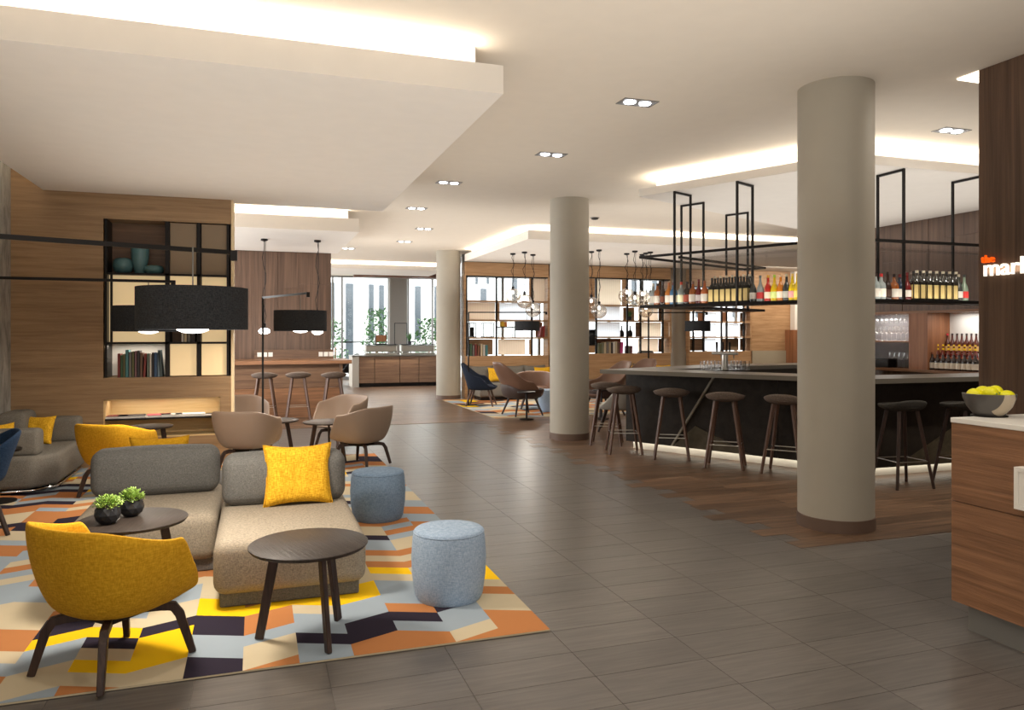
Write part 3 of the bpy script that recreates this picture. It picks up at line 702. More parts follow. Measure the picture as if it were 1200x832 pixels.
# ------------------------------------------------------------------ tables, poufs, plants
def side_table(label, loc, r=.3, h=.5, ang=0, name='coffee_table'):
    t = thing(name, label, 'table', loc, ang, 'round dark coffee tables')
    obj('top', MB().lathe([(r-.012, h-.022), (r, h-.008), (r, h-.003), (r-.004, h)], 64), M['topwood'], t, smooth=40)
    for k in range(3):
        a = 2*PI*k/3; d = Vector((math.cos(a), math.sin(a), 0))
        obj('leg', MB().sweep([d*(r*.55)+Vector((0, 0, h-.022)), d*(r*.83)], .026, .05, taper=[1, .9]), M['darkwood'], t, bevel=.003, seg=1)
    obj('hub', MB().lathe([(r*.45, h-.04), (r*.45, h-.0225)], 24), M['darkwood'], t)
    return t
ft = [at(380, 764), at(312, 752), at(393, 732)]
cx, cy = sum(p[0] for p in ft)/3, sum(p[1] for p in ft)/3
ct = side_table('round dark wood coffee table in front of the sofa chaise', (cx, cy, RZ), .305, .495, math.atan2(ft[0][1]-cy, ft[0][0]-cx))
p = at(155, 609.5, .5); dup(ct, (p[0], p[1], RZ), R(-100), 'round dark wood coffee table carrying two potted succulents'); TB = p
p = atd(321, 9.65); dup(ct, (p[0], p[1], RZ), R(20), 'round dark table right of the left pair of taupe chairs')
p = atd(384, 9.5); dup(ct, (p[0], p[1], RZ), R(80), 'round dark table beside the right pair of taupe chairs')
p = at(177, 498.5, .56); o = side_table('small round dark table behind the yellow chair, before the oak niche', (p[0], p[1]-.05, RZ), .24, .55, .4)
def plant(lab, px, py):
    p = at(px, py, .51); o = thing('potted_succulent', lab, 'plant', (p[0], p[1], RZ+.4955), rnd.random()*6, 'succulents on the coffee table')
    mb = MB(); n = 10; rows = [(.035, 0), (.062, .025), (.072, .055), (.066, .085), (.058, .1)]
    vs = []
    for j, (r, z) in enumerate(rows):
        for i in range(n):
            a = 2*PI*(i+.5*(j % 2))/n; vs.append((r*math.cos(a), r*math.sin(a), z))
    fs = [tuple(range(n))[::-1]]
    for j in range(len(rows)-1):
        for i in range(n):
            a, b, c, d = j*n+i, j*n+(i+1) % n, (j+1)*n+(i+1) % n, (j+1)*n+i
            fs += ([(a, b, d), (b, c, d)] if j % 2 == 0 else [(a, b, c), (a, c, d)])
    obj('pot', MB().add(vs, fs), M['pot'], o)
    obj('soil', MB().lathe([(0, .096), (.056, .0965), (.056, .099), (0, .1)], 16), M['soil'], o)
    mb = MB(); r_ = random.Random(px)
    for k in range(320):
        a = r_.random()*2*PI; e = math.acos(r_.random()*1.0); d = Vector((math.cos(a)*math.sin(e), math.sin(a)*math.sin(e), math.cos(e)*.95))
        b = Vector((0, 0, .095))+d*r_.uniform(.03, .068)
        tdir = (d+Vector((r_.uniform(-.5, .5), r_.uniform(-.5, .5), r_.uniform(0, .5)))).normalized(); sd_ = tdir.cross(Vector((.3, .2, 1))).normalized()
        l, w_ = .024, .0085; up = sd_.cross(tdir)*.004
        mb.add([b, b+tdir*l*.5+sd_*w_, b+tdir*l, b+tdir*l*.5-sd_*w_, b+tdir*l*.55+up, b+tdir*l*.55-up], [(0,1,4),(1,2,4),(2,3,4),(3,0,4),(1,0,5),(2,1,5),(3,2,5),(0,3,5)])
    obj('foliage', mb, M['leaf'], o, kind='stuff'); return o
plant('succulent in a black faceted pot, the left and nearer of the two', 126, 613)
plant('succulent in a black faceted pot, the right and farther of the two', 154, 604)
def pouf(lab, loc, m, r, h):
    o = thing('pouf', lab, 'pouf', loc, 0, 'round felt poufs')
    obj('body', MB().lathe([(r*.86, 0), (r*.93, .03), (r*1.0, h*.35), (r*1.02, h*.6), (r*.985, h-.05), (r*.965, h-.03), (r*.95, h-.018)], 56), m, o, smooth=60)
    obj('top_panel', MB().lathe([(r*.95, h-.018), (r*.945, h-.008), (r*.9, h), (r*.6, h+.006), (0, h+.008)], 56), m, o, smooth=60)
    obj('piping', MB().lathe([(r*.945+.005*math.cos(a), h-.016+.005*math.sin(a)) for a in [2*PI*i/6 for i in range(7)]], 56, caps=False), m, o, smooth=60)
    return o
p = at(522, 716); pouf('pale blue felt pouf in front, right of the coffee table', (p[0]+.07, p[1]+.2, RZ), M['bluel'], .222, .415)
p = at(439, 616); pouf('blue-grey felt pouf right of the sofa chaise, the farther one', (p[0]+.06, p[1]+.21, RZ), M['blue'], .232, .41)
p = atd(645, 15.6); pouf('pale blue pouf beside the middle column on the back rug', (*p, RZ), M['bluel'], .25, .45)
# pedestal tables
def ped(lab, loc, r, h):
    o = thing('pedestal_table', lab, 'table', loc)
    obj('top', MB().lathe([(r, h-.02), (r, h)], 36), M['black'], o, smooth=40); obj('stem', MB().lathe([(.018, .015), (.018, h-.02)], 12), M['black'], o, smooth=60)
    obj('foot', MB().lathe([(r*.8, 0), (r*.8, .008), (.03, .016)], 32), M['black'], o, smooth=40); return o
p = at(617, 492); ped('small black pedestal table before the high backed leather chair', (*p, RZ), .17, .52)
p = atd(705, 14.2); ped('small black pedestal table before the leather chair right of the middle column', (*p, RZ), .17, .55)
p = at(4, 589); ped('black pedestal table at the left picture edge, mostly behind the blue chair', (p[0]-.05, p[1], RZ), .2, .5)
# ------------------------------------------------------------------ lamps
def drum_lamp(lab, post, tip, hang, zc=2.1, R_=.298, z0=1.628, z1=1.865, power=45, hz=0):
    """floor lamp: post, long arm to the tip, drum shade hung at a point of the arm"""
    o = thing('floor_lamp', lab, 'lamp', (post[0], post[1], hz), 0, 'black drum shade floor lamps')
    L = lambda p, z: (p[0]-post[0], p[1]-post[1], z-hz)
    obj('base', MB().lathe([(.19, 0), (.19, .015), (.18, .02)], 36), M['black'], o, smooth=40)
    obj('post', MB().box((-.014, -.014, .02), (.014, .014, zc-hz)), M['black'], o)
    obj('arm', MB().sweep([L(post, zc), L(tip, zc)], .016, .026), M['black'], o)
    obj('counterweight', MB().box((-.02, -.02, -.05), (.02, .02, .012)), M['black'], o, loc=L(tip, zc))
    obj('cord', MB().sweep([L(hang, zc), L(hang, z1-.02)], .004, n=6), M['grey'], o)
    sh = obj('shade', MB().lathe([(R_, z0), (R_, z1)], 64, caps=False), M['shade'], o, smooth=40, loc=L(hang, hz*2)) if False else obj('shade', MB().lathe([(R_-.006, z0), (R_, z0), (R_, z1), (R_-.006, z1), (R_-.006, z0)], 64, caps=False), M['shade'], o, smooth=40, loc=(hang[0]-post[0], hang[1]-post[1], -hz))
    obj('diffuser', MB().lathe([(R_-.008, z0+.012), (R_-.008, z0+.016)], 48), M['bulb'], o, loc=(hang[0]-post[0], hang[1]-post[1], -hz), label='lit white underside of the shade')
    obj('shade_top', MB().lathe([(R_-.008, z1-.03), (R_-.008, z1-.026)], 48), M['white'], o, loc=(hang[0]-post[0], hang[1]-post[1], -hz))
    obj('bulb', MB().lathe([(.0005, z0-.022), (.05, z0-.018), (.085, z0-.004), (.085, z0+.004), (.05, z0+.011)], 24), M['bulb'], o, smooth=60, loc=(hang[0]-post[0], hang[1]-post[1], -hz), label='bright bulb at the shade bottom')
    a = area('lamp_light', (hang[0], hang[1], z0-.03), .3, .3, power, WARM); a.data.shape = 'DISK'
    return o
a0 = atd(-330, 3.2); t0 = at(274, 296, 2.1); h0 = atd(226, 4.3)
drum_lamp('black drum floor lamp with a long arm from the left, the large nearest one', a0, t0, h0, power=34)
t1 = at(203, 330, 2.1); h1 = atd(174, 7.1); a1 = (-2.58, t1[1]+(t1[0]+2.58)*-.02)
drum_lamp('black drum floor lamp behind the large one, its arm lower and shorter', a1, t1, h1, power=26, R_=.312)
a2 = atd(308, 10.2); t2 = at(361, 343.5, 2.1); h2 = atd(352, 9.3)
drum_lamp('black drum floor lamp with a slim post among the taupe chairs', a2, t2, h2, R_=.316, z0=1.642, z1=1.895, power=30)
a3 = atd(549, 17.0); t3 = atd(640, 17.0); h3 = atd(617.5, 17.0)
drum_lamp('black drum floor lamp before the left shelf wall section', a3, t3, h3, R_=.28, z0=1.685, z1=1.9, power=25)
a4 = atd(760, 17.2); t4 = atd(828, 17.2); h4 = atd(817.5, 17.2)
drum_lamp('black drum floor lamp before the right shelf wall section, seen under the bottle shelf', a4, t4, h4, R_=.285, z0=1.675, z1=1.91, power=25)

def pendant_cluster(items, ztop, group, opaque=False):
    for (px, pyg, dep, rpx, lab) in items:
        p = atd(px, dep); zg = CZ+(HY-pyg)*dep/F; r = rpx*(1 if opaque else 1.2)*dep/F
        o = thing('pendant_lamp', lab, 'lamp', (p[0], p[1], ztop), 0, group)
        obj('canopy', MB().lathe([(.012, -.045), (.06, -.03), (.06, 0)], 20), M['black'], o, smooth=40)
        zr = zg+r-ztop
        pts = [(0, 0, -.03)]
        for k in range(1, 10):
            pts.append((.035*math.sin(k*1.35+px), .02*math.sin(k*2.1+px), -.03+(zr+.03+.02)*k/10))
        pts.append((0, 0, zr+.02)); obj('cord', MB().sweep(pts, .006, n=5), M['black'], o)
        obj('cord', MB().sweep([(.02, 0, -.03), (0, 0, zr+.02)], .005, n=5), M['black'], o)
        obj('socket', MB().lathe([(.03, zr-.05), (.032, zr+.03), (.012, zr+.045)], 14), M['black'], o, smooth=50)
        c = zr-r
        prof = [(r*math.sin(a), c-r*math.cos(a)*.95) for a in [PI*k/16 for k in range(0, 16)]]+[(.03, zr-.005)]
        prof[0] = (0.0005, prof[0][1])
        if opaque:
            prof = [(a_, c+(b_-c)*.6) for a_, b_ in prof]
            obj('globe', MB().lathe(prof, 32), M['bulb'], o, smooth=60, label='glowing white globe')
            l = bpy.data.lights.new('pendant_light', 'POINT'); l.energy = 25; l.color = NEUT; l.shadow_soft_size = .02
            lo = bpy.data.objects.new('pendant_light', l); COL.objects.link(lo); lo.location = (p[0], p[1], ztop+c-r-.05)
        else:
            obj('globe', MB().lathe(prof, 32), M['globe'], o, smooth=60, label='clear faceted glass globe')
            obj('bulb', MB().lathe([(.0005, zr-.14), (.02, zr-.13), (.032, zr-.1), (.016, zr-.06), (.014, zr-.045)], 14), M['bulb'], o, smooth=60, label='small lit bulb')
pendant_cluster([(309.7, 388, 13.4, 6.5, 'white glowing globe pendant over the alcove table, left one'), (372, 388.5, 13.6, 6.5, 'white glowing globe pendant over the alcove table, right one')], 3.3, 'globe pendants over the alcove table', True)
pendant_cluster([(601, 346.6, 16.7, 7.5, 'clear glass pendant left of the middle column, leftmost of its three'), (614.6, 353, 16.4, 7.5, 'clear glass pendant left of the middle column, middle of its three'), (624.5, 363, 16.9, 7.5, 'clear glass pendant left of the middle column, lowest of its three'),
  (693, 357, 16.3, 8, 'clear glass pendant half behind the right side of the middle column'), (702, 364.5, 16.0, 7.5, 'clear glass pendant just right of the middle column, in front of a cream shelf panel'),
  (734.5, 347, 16.7, 8, 'clear glass pendant before the wooden shelf divider, leftmost of the right cluster'), (744, 352, 16.2, 7, 'clear glass pendant of the right cluster, second from the left'), (752.5, 349, 16.9, 8, 'clear glass pendant of the right cluster, second from the right'), (762, 351, 16.4, 7, 'clear glass pendant nearest the bottles, rightmost of the right cluster'), (757, 364, 16.6, 7, 'clear glass pendant hanging lowest, under the left tip of the bottle shelf')], 3.4, 'glass pendants by the shelf wall')

# ------------------------------------------------------------------ alcove table
q0 = atd(279, 15.1); q1 = atd(412.5, 14.75)
hv = q1[1]; hu0, hu1 = -.62, q1[0]
ht = thing('high_table', 'wooden high table with a panelled front in the walnut alcove', 'table', ((hu0+hu1)/2, hv+.5, 0))
hc = ht.location.copy()
def hb_(name, a, b, m, **k): return obj(name, MB().box([p-q for p, q in zip(a, hc)], [p-q for p, q in zip(b, hc)]), m, ht, **k)
hb_('top', (hu0, hv, 1.03), (hu1, AV-.003, 1.1), M['desk'], bevel=.004)
hb_('front_panel', (hu0+.02, hv+.16, .57), (hu1-.22, hv+.22, 1.03), M['walnuth']); hb_('lower_panel', (hu0+.02, hv+.1, .002), (hu1-.22, hv+.22, .565), M['desk'])
hb_('end_panel', (hu1-.215, hv+.1, .002), (hu1-.17, AV-.004, 1.03), M['walnuth'])
hb_('splash_panel', (atv(298, AV-.2)[0], AV-.2, 1.1), (atv(391, AV-.2)[0], AV-.16, 1.29), M['walnuth'])
for px in (304, 310.5, 317, 376, 382, 388):
    u = atv(px, AV-.21)[0]; hb_('socket', (u-.042, AV-.206, 1.15), (u+.042, AV-.2, 1.24), M['white'])
# ------------------------------------------------------------------ buffet
bu = atd(419.5, 22.8); bf = bu[1]; be = 5.72
b_ = thing('buffet_counter', 'long wooden buffet counter with a stone end in front of the windows', 'counter', ((bu[0]+be)/2, bf+.4, .002)); bc_ = b_.location.copy()
def bb(name, a, b, m, p=None, **k): return obj(name, MB().box([x-y for x, y in zip(a, bc_)], [x-y for x, y in zip(b, bc_)]), m, p or b_, **k)
bl = atd(412, 22.9)[0]
bb('end_slab', (bl, bf-.02, .002), (bl+.2, bf+.85, .93), M['concreteb']); bb('top', (bl-.01, bf-.04, .93), (be, bf+.87, .965), M['bartop'], bevel=.004); bb('toe_kick', (bl+.2, bf+.08, .002), (be, bf+.8, .12), M['black'])
us = [bl+.2, atv(439, bf)[0], atv(468.5, bf)[0], atv(491, bf)[0], be]
for k in range(4): bb('panel', (us[k]+.008, bf, .12), (us[k+1]-.008, bf+.06, .925), M['walnuth'])
bb('body', (us[0], bf+.06, .12), (be-.001, bf+.8, .93), M['black'])
area('buffet_light', ((us[1]+us[3])/2, bf-.1, .92), 1.8, .05, 10, WARM, (R(-40), 0, 0))
for k, (pa, pb, lab) in enumerate([(428, 464, 'stainless chafing case with a glass front, left one on the buffet'), (470, 508, 'stainless chafing case with a glass front, right one on the buffet')]):
    ua, ub = atv(pa, bf+.3)[0], atv(pb, bf+.3)[0]
    o = thing('food_case', lab, 'food case', ((ua+ub)/2, bf+.35, .967), 0, 'chafing cases on the buffet'); w_ = (ub-ua)/2
    obj('tray', MB().box((-w_, -.2, 0), (w_, .2, .06)), M['steel'], o); obj('hood', MB().prism([(-w_, -.18), (w_, -.18), (w_, .2), (-w_, .2)], .1, .3), M['steel'], o, bevel=.02)
    obj('lid_rail', MB().box((-w_-.02, -.21, .31), (w_+.02, .21, .33)), M['black'], o); obj('leg', MB().box((-w_-.02, -.19, .0), (-w_-.005, -.17, .31)), M['steel'], o); obj('leg', MB().box((w_+.005, -.19, .0), (w_+.02, -.17, .31)), M['steel'], o)
    for d in (-.9, .9): obj('leg', MB().box((d*w_-.01, -.1, .06), (d*w_+.01, .1, .1)), M['steel'], o)
p = atd(446, 23.3); o = thing('toaster', 'brown toaster on the buffet between the windows', 'toaster', (p[0], p[1], 1.298)); o.location.z = .967+.331
obj('body', MB().box((-.16, -.1, .08), (.16, .1, .28)), M['redwood'], o, bevel=.02); obj('frame', MB().box((-.17, -.1, 0), (-.155, .1, .3)).box((.155, -.1, 0), (.17, .1, .3)).box((-.17, -.1, .0), (.17, .1, .02)), M['black'], o)
o = thing('display_frame', 'tall black metal frame standing on the buffet before the grey pier', 'frame', (*atd(469.5, 23.35), .967+.331))
obj('upright', MB().box((-.2, -.02, 0), (-.18, .02, .66)), M['black'], o); obj('upright', MB().box((.18, -.02, 0), (.2, .02, .66)), M['black'], o); obj('crossbar', MB().box((-.2, -.02, .64), (.2, .02, .66)).box((-.2, -.1, 0), (-.17, .1, .012)).box((.17, -.1, 0), (.2, .1, .012)), M['black'], o)
def leafplant(name, lab, loc, n, h, sp, m, cat='plant', pot=True, seed=1, leafw=.03):
    o = thing(name, lab, cat, loc); r_ = random.Random(seed); mb = MB()
    if pot: obj('pot', MB().lathe([(.045, 0), (.06, .1)], 14), M['pot'], o)
    for k in range(n):
        a = r_.random()*2*PI; e = r_.uniform(.05, .5); d = Vector((math.cos(a)*math.sin(e), math.sin(a)*math.sin(e), math.cos(e))); s_ = d.cross(Vector((0, 0, 1))).normalized()
        b0 = Vector((math.cos(a)*.02, math.sin(a)*.02, .09)); l = h*r_.uniform(.6, 1)
        mb.add([b0-s_*leafw*.4, b0+s_*leafw*.4, b0+d*l*.5+s_*leafw*.5, b0+d*l, b0+d*l*.5-s_*leafw*.5, b0+d*l*.5+d.cross(s_)*.006], [(0, 1, 2, 5), (2, 3, 5), (3, 4, 5), (4, 0, 5)])
    obj('foliage', mb, m, o, kind='stuff'); return o
leafplant('potted_plant', 'small upright green plant on the buffet right of the black frame', (*atd(480, 23.3), .967+.331), 26, .38, .1, M['leafd'])

# ------------------------------------------------------------------ shelf wall at the back
KV = 18.0; KD = .34
def KU(px): return atv(px, KV)[0]
def KZ(y, px=640): return atv(px, KV, y)[1]
def shelfwall(name, lab, pxa, pxb, xs_, rows, cells, zlow):
    ua, ub = KU(pxa), KU(pxb); o = thing(name, lab, 'shelf', ((ua+ub)/2, KV+KD/2, 0)); c = o.location.copy()
    def bx(n, a, b, m, parent=None, **k): return obj(n, MB().box([p-q for p, q in zip(a, c)], [p-q for p, q in zip(b, c)]), m, parent or o, **k)
    zr = [KZ(y) for y in rows]     # top .. bottom
    bx('top_panel', (ua, KV, zr[0]+.0), (ub, KV+KD, 3.395), M['shelfw']); bx('base_panel', (ua, KV, .002), (ub, KV+KD, zr[-1]), M['shelfw'])
    for u in (ua, ub): bx('side_panel', (u-.02 if u == ua else u-.02, KV-.004, zr[-1]), (u+.02, KV+KD, zr[0]), M['shelfw'])
    for z in zr[1:-1]: bx('shelf_board', (ua+.02, KV+.002, z-.02), (ub-.02, KV+KD, z+.02), M['shelfw'])
    bx('shelf_board', (ua+.02, KV-.003, zr[0]-.03), (ub-.02, KV+KD-.01, zr[0]-.001), M['black'])
    for px in xs_:
        u = KU(px); bx('upright', (u-.02, KV-.002, zr[-1]+.001), (u+.02, KV+.05, zr[0]-.031), M['black'])
    for (r, p0, p1, m, dv) in cells:
        bx('panel', (KU(p0)+.01, KV+dv, zr[r+1]+.022), (KU(p1)-.01, KV+dv+.015, zr[r]-.032), M[m])
    return o, zr
B1 = shelfwall('shelf_wall', 'oak and black shelf wall section left of the middle column', 545, 643, [547, 582, 623.5], [325, 354, 376, 396, 416.5],
  [(0, 625, 640, 'curtain', .05), (1, 547, 582, 'curtain', .1), (1, 587, 636, 'whitel', .2), (3, 548, 582, 'shelfw', .3), (3, 587, 620, 'curtain', .25), (2, 632, 641, 'redwood', .3), (0, 620, 623, 'shelfw', .02), (1, 582, 586, 'shelfw', .02), (3, 620, 625, 'shelfw', .02)], 0)
B2 = shelfwall('shelf_wall', 'oak and black shelf wall section right of the middle column', 645, 786, [699, 735.5, 751, 777], [323.5, 357, 375.5, 395.5, 415],
  [(0, 700, 729, 'creamt', .04), (0, 729, 735, 'shelfw', .02), (1, 700, 728, 'whitel', .04), (1, 736, 750, 'shelfw', .3), (1, 752, 776, 'curtain', .2), (2, 700, 728, 'whitel', .04), (2, 745, 751, 'walnuth', .02), (2, 752, 776, 'creamt', .04), (2, 778, 784, 'shelfw', .02), (3, 700, 734, 'redwood', .3), (3, 752, 776, 'curtain', .2), (0, 778, 784, 'walnuth', .3), (1, 778, 784, 'walnuth', .3), (3, 778, 784, 'walnuth', .3), (0, 650, 698, 'shelfw', .02), (1, 650, 698, 'shelfw', .02), (2, 650, 679, 'shelfw', .02), (3, 650, 698, 'shelfw', .02)], 0)
B3 = shelfwall('shelf_wall', 'oak and black shelf wall section seen under the bottle shelf', 808, 880, [813, 825, 846, 852, 872], [331, 362, 376, 395.5, 413.5],
  [(1, 818, 825, 'redwood', .02), (1, 826, 845, 'whitel', .2), (1, 846, 852, 'redwood', .02), (2, 853, 871, 'whitel', .2), (2, 808, 813, 'whitel', .2), (3, 808, 825, 'walnuth', .05), (3, 846, 852, 'walnuth', .02), (1, 872, 879, 'walnuth', .2), (2, 872, 879, 'walnuth', .2), (3, 872, 879, 'walnuth', .2), (3, 853, 871, 'taupep', .2), (2, 826, 845, 'whitel', .22), (3, 826, 845, 'whitel', .22)], 0)
# dark screen in the shelf wall right of the middle column
o = thing('screen', 'black screen set in the shelf wall beside the middle column', 'screen', (KU(689.5), KV+.02, KZ(395)-.0))
obj('housing', MB().box((-.19, -.03, -.22), (.19, .0, .2)), M['black'], o); obj('glass', MB().box((-.175, -.034, -.205), (.175, -.0301, .185)), plain('screen_glass', (12, 12, 14), .1), o)
# glazing behind the shelves, and the plain wooden wall further right
w2 = struct('window_2', MB().box((5.06, 18.75, 0), (KU(882)+.2, 18.85, .8)).box((5.06, 18.75, 3.2), (KU(882)+.2, 18.85, CEIL)), M['grey'])
for k in range(9):
    u = 5.1+k*(KU(882)-5.1)/8.; obj('window_mullion', MB().box((u-.03, 18.76, .8), (u+.03, 18.84, 3.2)), M['grey'], w2)
obj('window_pane', MB().box((5.06, 18.79, .8), (KU(882)+.2, 18.80, 3.2)), M['pane'], w2)
wb = struct('wall_back', MB().box((KU(881), KV, 0), (17, KV+.4, CEIL)), M['shelfw'])
obj('upholstered_panel', MB().box((KU(881), KV-.04, KZ(432)), (KU(920), KV-.001, KZ(413))), plain('beige_upholstery', (168, 156, 134), .9), wb)
struct('trim_2', MB().box((KU(920), KV-.35, 0), (KU(945), KV-.002, KZ(386))), M['redwood'])
struct('trim_3', MB().box((KU(926), KV-.2, KZ(386)), (KU(950), KV-.003, CEIL)), M['raft'])
# items on the shelves
zz = B1[1]
books([('green',GRN,.05,.3,0),('grey',GRY,.05,.27,0),('red',RED,.05,.29,0),('brown',(120,80,60),.06,.26,.05),('cream',CRM,.06,.3,0),('white',WHT,.05,.28,0),('teal',TEAL,.06,.27,0)], KU(551.5), KV+.15, zz[4]+.001, 'on the lowest shelf beside the far column', 'books in the left shelf wall section', .2, .012)
books([('dark red',RED,.05,.25,.08),('red',(150,50,44),.05,.28,.05)], KU(633.5), KV+.12, zz[3]+.021, 'behind the black lamp shade left of the middle column', 'red books in the left shelf wall section', .2)
zz2 = B2[1]
bs = [('olive',OLV,.06,.27,0),('grey-green',(120,124,104),.06,.28,0),('tan',CRM,.06,.3,0),('grey',GRY,.07,.29,0),('beige',(180,160,130),.06,.31,0),('dark',DRK,.05,.28,0),('white',WHT,.06,.3,0),('cream',CRM,.06,.31,0),('brown',(110,84,70),.06,.29,.05),('pink',PNK,.08,.3,.06)]
books(bs, KU(703.5), KV+.15, zz2[4]+.001, 'on the lowest shelf right of the middle column', 'books in the right shelf wall section', .2, .006)
books([('grey',GRY,.06,.2,0),('mauve',(130,90,100),.06,.2,.06)], KU(737), KV+.15, zz2[4]+.001, 'in the open bay right of the pink book', 'books in the open bay', .2, .01)
for px, y, lab in [(731.5, 395.5, 'small black bottle vase on the third shelf, left one'), (741.5, 395.5, 'small black bottle vase on the third shelf, right one')]:
    o = thing('bottle_vase', lab, 'vase', (KU(px), KV+.15, KZ(y)+.021)); obj('body', MB().lathe([(.06, 0), (.075, .06), (.06, .14), (.02, .18)], 20), M['black'], o, smooth=60); obj('neck', MB().lathe([(.02, .18), (.016, .3)], 12), M['black'], o, smooth=60)
leafplant('potted_plant', 'tiny green plant in the wooden bay of the right shelf wall section', (KU(741), KV+.15, KZ(375.5)+.021), 30, .2, .1, M['leafd'], seed=4)
o = thing('stacked_trays', 'grey stack of trays on the lowest shelf by the curtain', 'tray', (KU(759), KV+.12, zz2[4]+.002)); obj('tray', MB().box((-.2, -.1, 0), (.2, .1, .03)), M['grey'], o); obj('tray', MB().box((-.15, -.09, .032), (.18, .09, .06)), M['black'], o)
for px, pb, y, lab in [(551, 558, 396, 'small black wire cube with a dark figure in it, far left of the shelf'), (567, 579, 396, 'black wire cube right of the dark figure')]:
    ua, ub = KU(px), KU(pb); w_ = (ub-ua)/2; o = thing('wire_frame', lab, 'frame', ((ua+ub)/2, KV+.12, KZ(y)+.021)); h = .36
    for a in (-1, 1):
        for b in (-1, 1): obj('upright', MB().box((a*w_-.01, b*.1-.01, 0), (a*w_+.01, b*.1+.01, h)), M['black'], o)
    m_ = MB()
    for z in (.0, h-.02): m_.box((-w_, -.11, z), (w_, -.09, z+.02)).box((-w_, .09, z), (w_, .11, z+.02)).box((-w_-.01, -.1, z), (-w_+.01, .1, z+.02)).box((w_-.01, -.1, z), (w_+.01, .1, z+.02))
    obj('rail', m_, M['black'], o)
    if px == 551: f = tag(obj('figurine', MB().lathe([(.05, 0), (.06, .05), (.035, .12), (.06, .17), (.05, .22), (.0, .24)], 16), M['black'], smooth=60, loc=((ua+ub)/2, KV+.12, KZ(y)+.042)), 'dark rounded figurine inside the wire cube', 'figurine')
o = thing('yellow_box', 'small yellow and orange box on the shelf left of the black lamp shade', 'box', (KU(592), KV+.12, KZ(396)+.021+.27)); obj('body', MB().box((-.09, -.06, 0), (.0, .06, .12)), bmat((236, 190, 60)), o); obj('side', MB().box((.001, -.06, 0), (.07, .06, .12)), bmat((220, 130, 60)), o)
o = thing('wire_frame', 'black wire stand under the yellow box', 'frame', (KU(593), KV+.12, KZ(396)+.021)); m_ = MB().box((-.2, -.1, .24), (.26, .1, .268)); obj('shelf_board', m_, M['black'], o)
for a in (-.19, .25): obj('leg', MB().box((a-.01, -.1, 0), (a+.01, -.08, .24)), M['black'], o); obj('leg', MB().box((a-.01, .08, 0), (a+.01, .1, .24)), M['black'], o)
# bench with cushions along the shelf wall
be_ = thing('banquette', 'long low grey upholstered bench under the shelf wall', 'bench', (KU(660), KV-.35, .013)); w_ = (KU(782)-KU(553))/2
oc = (KU(553)+KU(782))/2-KU(660)
softbox('seat', (oc-w_, -.33, .08), (oc+w_, .3, .42), M['sofag'], be_, .05); softbox('base', (oc-w_+.04, -.28, 0), (oc+w_-.04, .28, .085), M['black'], be_, .01)
k = 0
for px, m, lab in [(563, 'sofag', 'grey back cushion at the left end of the banquette'), (577, 'yellow', 'yellow cushion right of the navy armchair on the banquette'), (600, 'sofag', 'grey back cushion behind the high leather chair'), (624, 'sofag', 'grey back cushion left of the middle column'), (630, 'yellow', 'yellow cushion before the grey one left of the middle column'),
                   (729, 'yellow', 'narrow yellow cushion left of the round chair back above the bar'), (752, 'sofag', 'grey back cushion above the left bar top'), (770, 'yellow', 'yellow cushion above the left bar top, rightmost on the banquette')]:
    g = m == 'sofag'; u = KU(px)
    pillow('cushion', lab, (u, KV-(.16 if g else .38), .436), (R(-10), 0, 0), .62 if g else .44, .40 if g else .36, .16 if g else .12, M[m], 'banquette cushions', n=12)
# ------------------------------------------------------------------ the bar
CZT = 1.13
CL = at(703, 433, CZT); C2 = at(935, 441, CZT); tt = (CL[1]-6.30)/(CL[1]-C2[1]); CC = (CL[0]+(C2[0]-CL[0])*tt, 6.30)
E1 = at(821.5, 427.4, CZT); E2 = at(934.6, 424.7, CZT)
outer = [CL, CC, (9.9, 6.27), (9.9, E2[1]+.05), E1]
inner = inset(outer, .62)
top = MB()
for i in (0, 1, 3, 4):
    j = (i+1) % 5; top.prism([outer[i], outer[j], inner[j], inner[i]], CZT-.052, CZT)
tag(obj('bar_countertop', top, M['bartop']), 'grey stone top running all round the angular bar', 'counter top')
bouter = [(4.955, 9.535), (6.475, 6.70), (9.88, 6.66), (9.88, E2[1]-.32), (E1[0]-.1, E1[1]-.36)]
binner = inset(bouter, .36)
bar = thing('bar_counter', 'dark bronze panelled bar with an angled front and lit foot', 'bar', (6.475, 6.7, .003))
def loc_(p): return (p[0]-6.475, p[1]-6.7)
def ring(o_, i_, z0, z1, skip=(2,)):
    m_ = MB()
    for i in range(5):
        if i in skip: continue
        j = (i+1) % 5; m_.prism([loc_(o_[i]), loc_(o_[j]), loc_(i_[j]), loc_(i_[i])], z0, z1)
    return m_
obj('carcass', ring(bouter, binner, .11, CZT-.056), M['bardark'], bar)
obj('kick', ring(inset(bouter, .05), binner, 0, .11), M['kick'], bar, label='cream coloured lit kick board')
def onplane(A, B, x, y):
    A, B = Vector(A), Vector(B); d = (B-A).normalized(); r = Vector(room((x-600)/F, 1.0))
    # A + s d = t r
    det = d.x*-r.y+r.x*d.y; t = (-A.x*d.y + A.y*d.x)/(r.y*d.x-r.x*d.y); s = ((r*t)-A).dot(d); return s, CZ+(HY-y)*t/F
def vpanel(name, A, B, pts, th, m, off=0.0, **k):
    A, B = Vector(A), Vector(B); d = (B-A).normalized(); nn = Vector((d.y, -d.x))   # outward for CCW outline
    vs = []
    for o_ in (off, off+th):
        for s, z in pts: p = A+d*s+nn*o_; vs.append((*loc_(p), z-.003))
    n = len(pts); fs = [tuple(range(n)), tuple(range(n, 2*n))[::-1]]+[(i, (i+1) % n, n+(i+1) % n, n+i) for i in range(n)]
    return obj(name, MB().add(vs, fs), m, bar, **k)
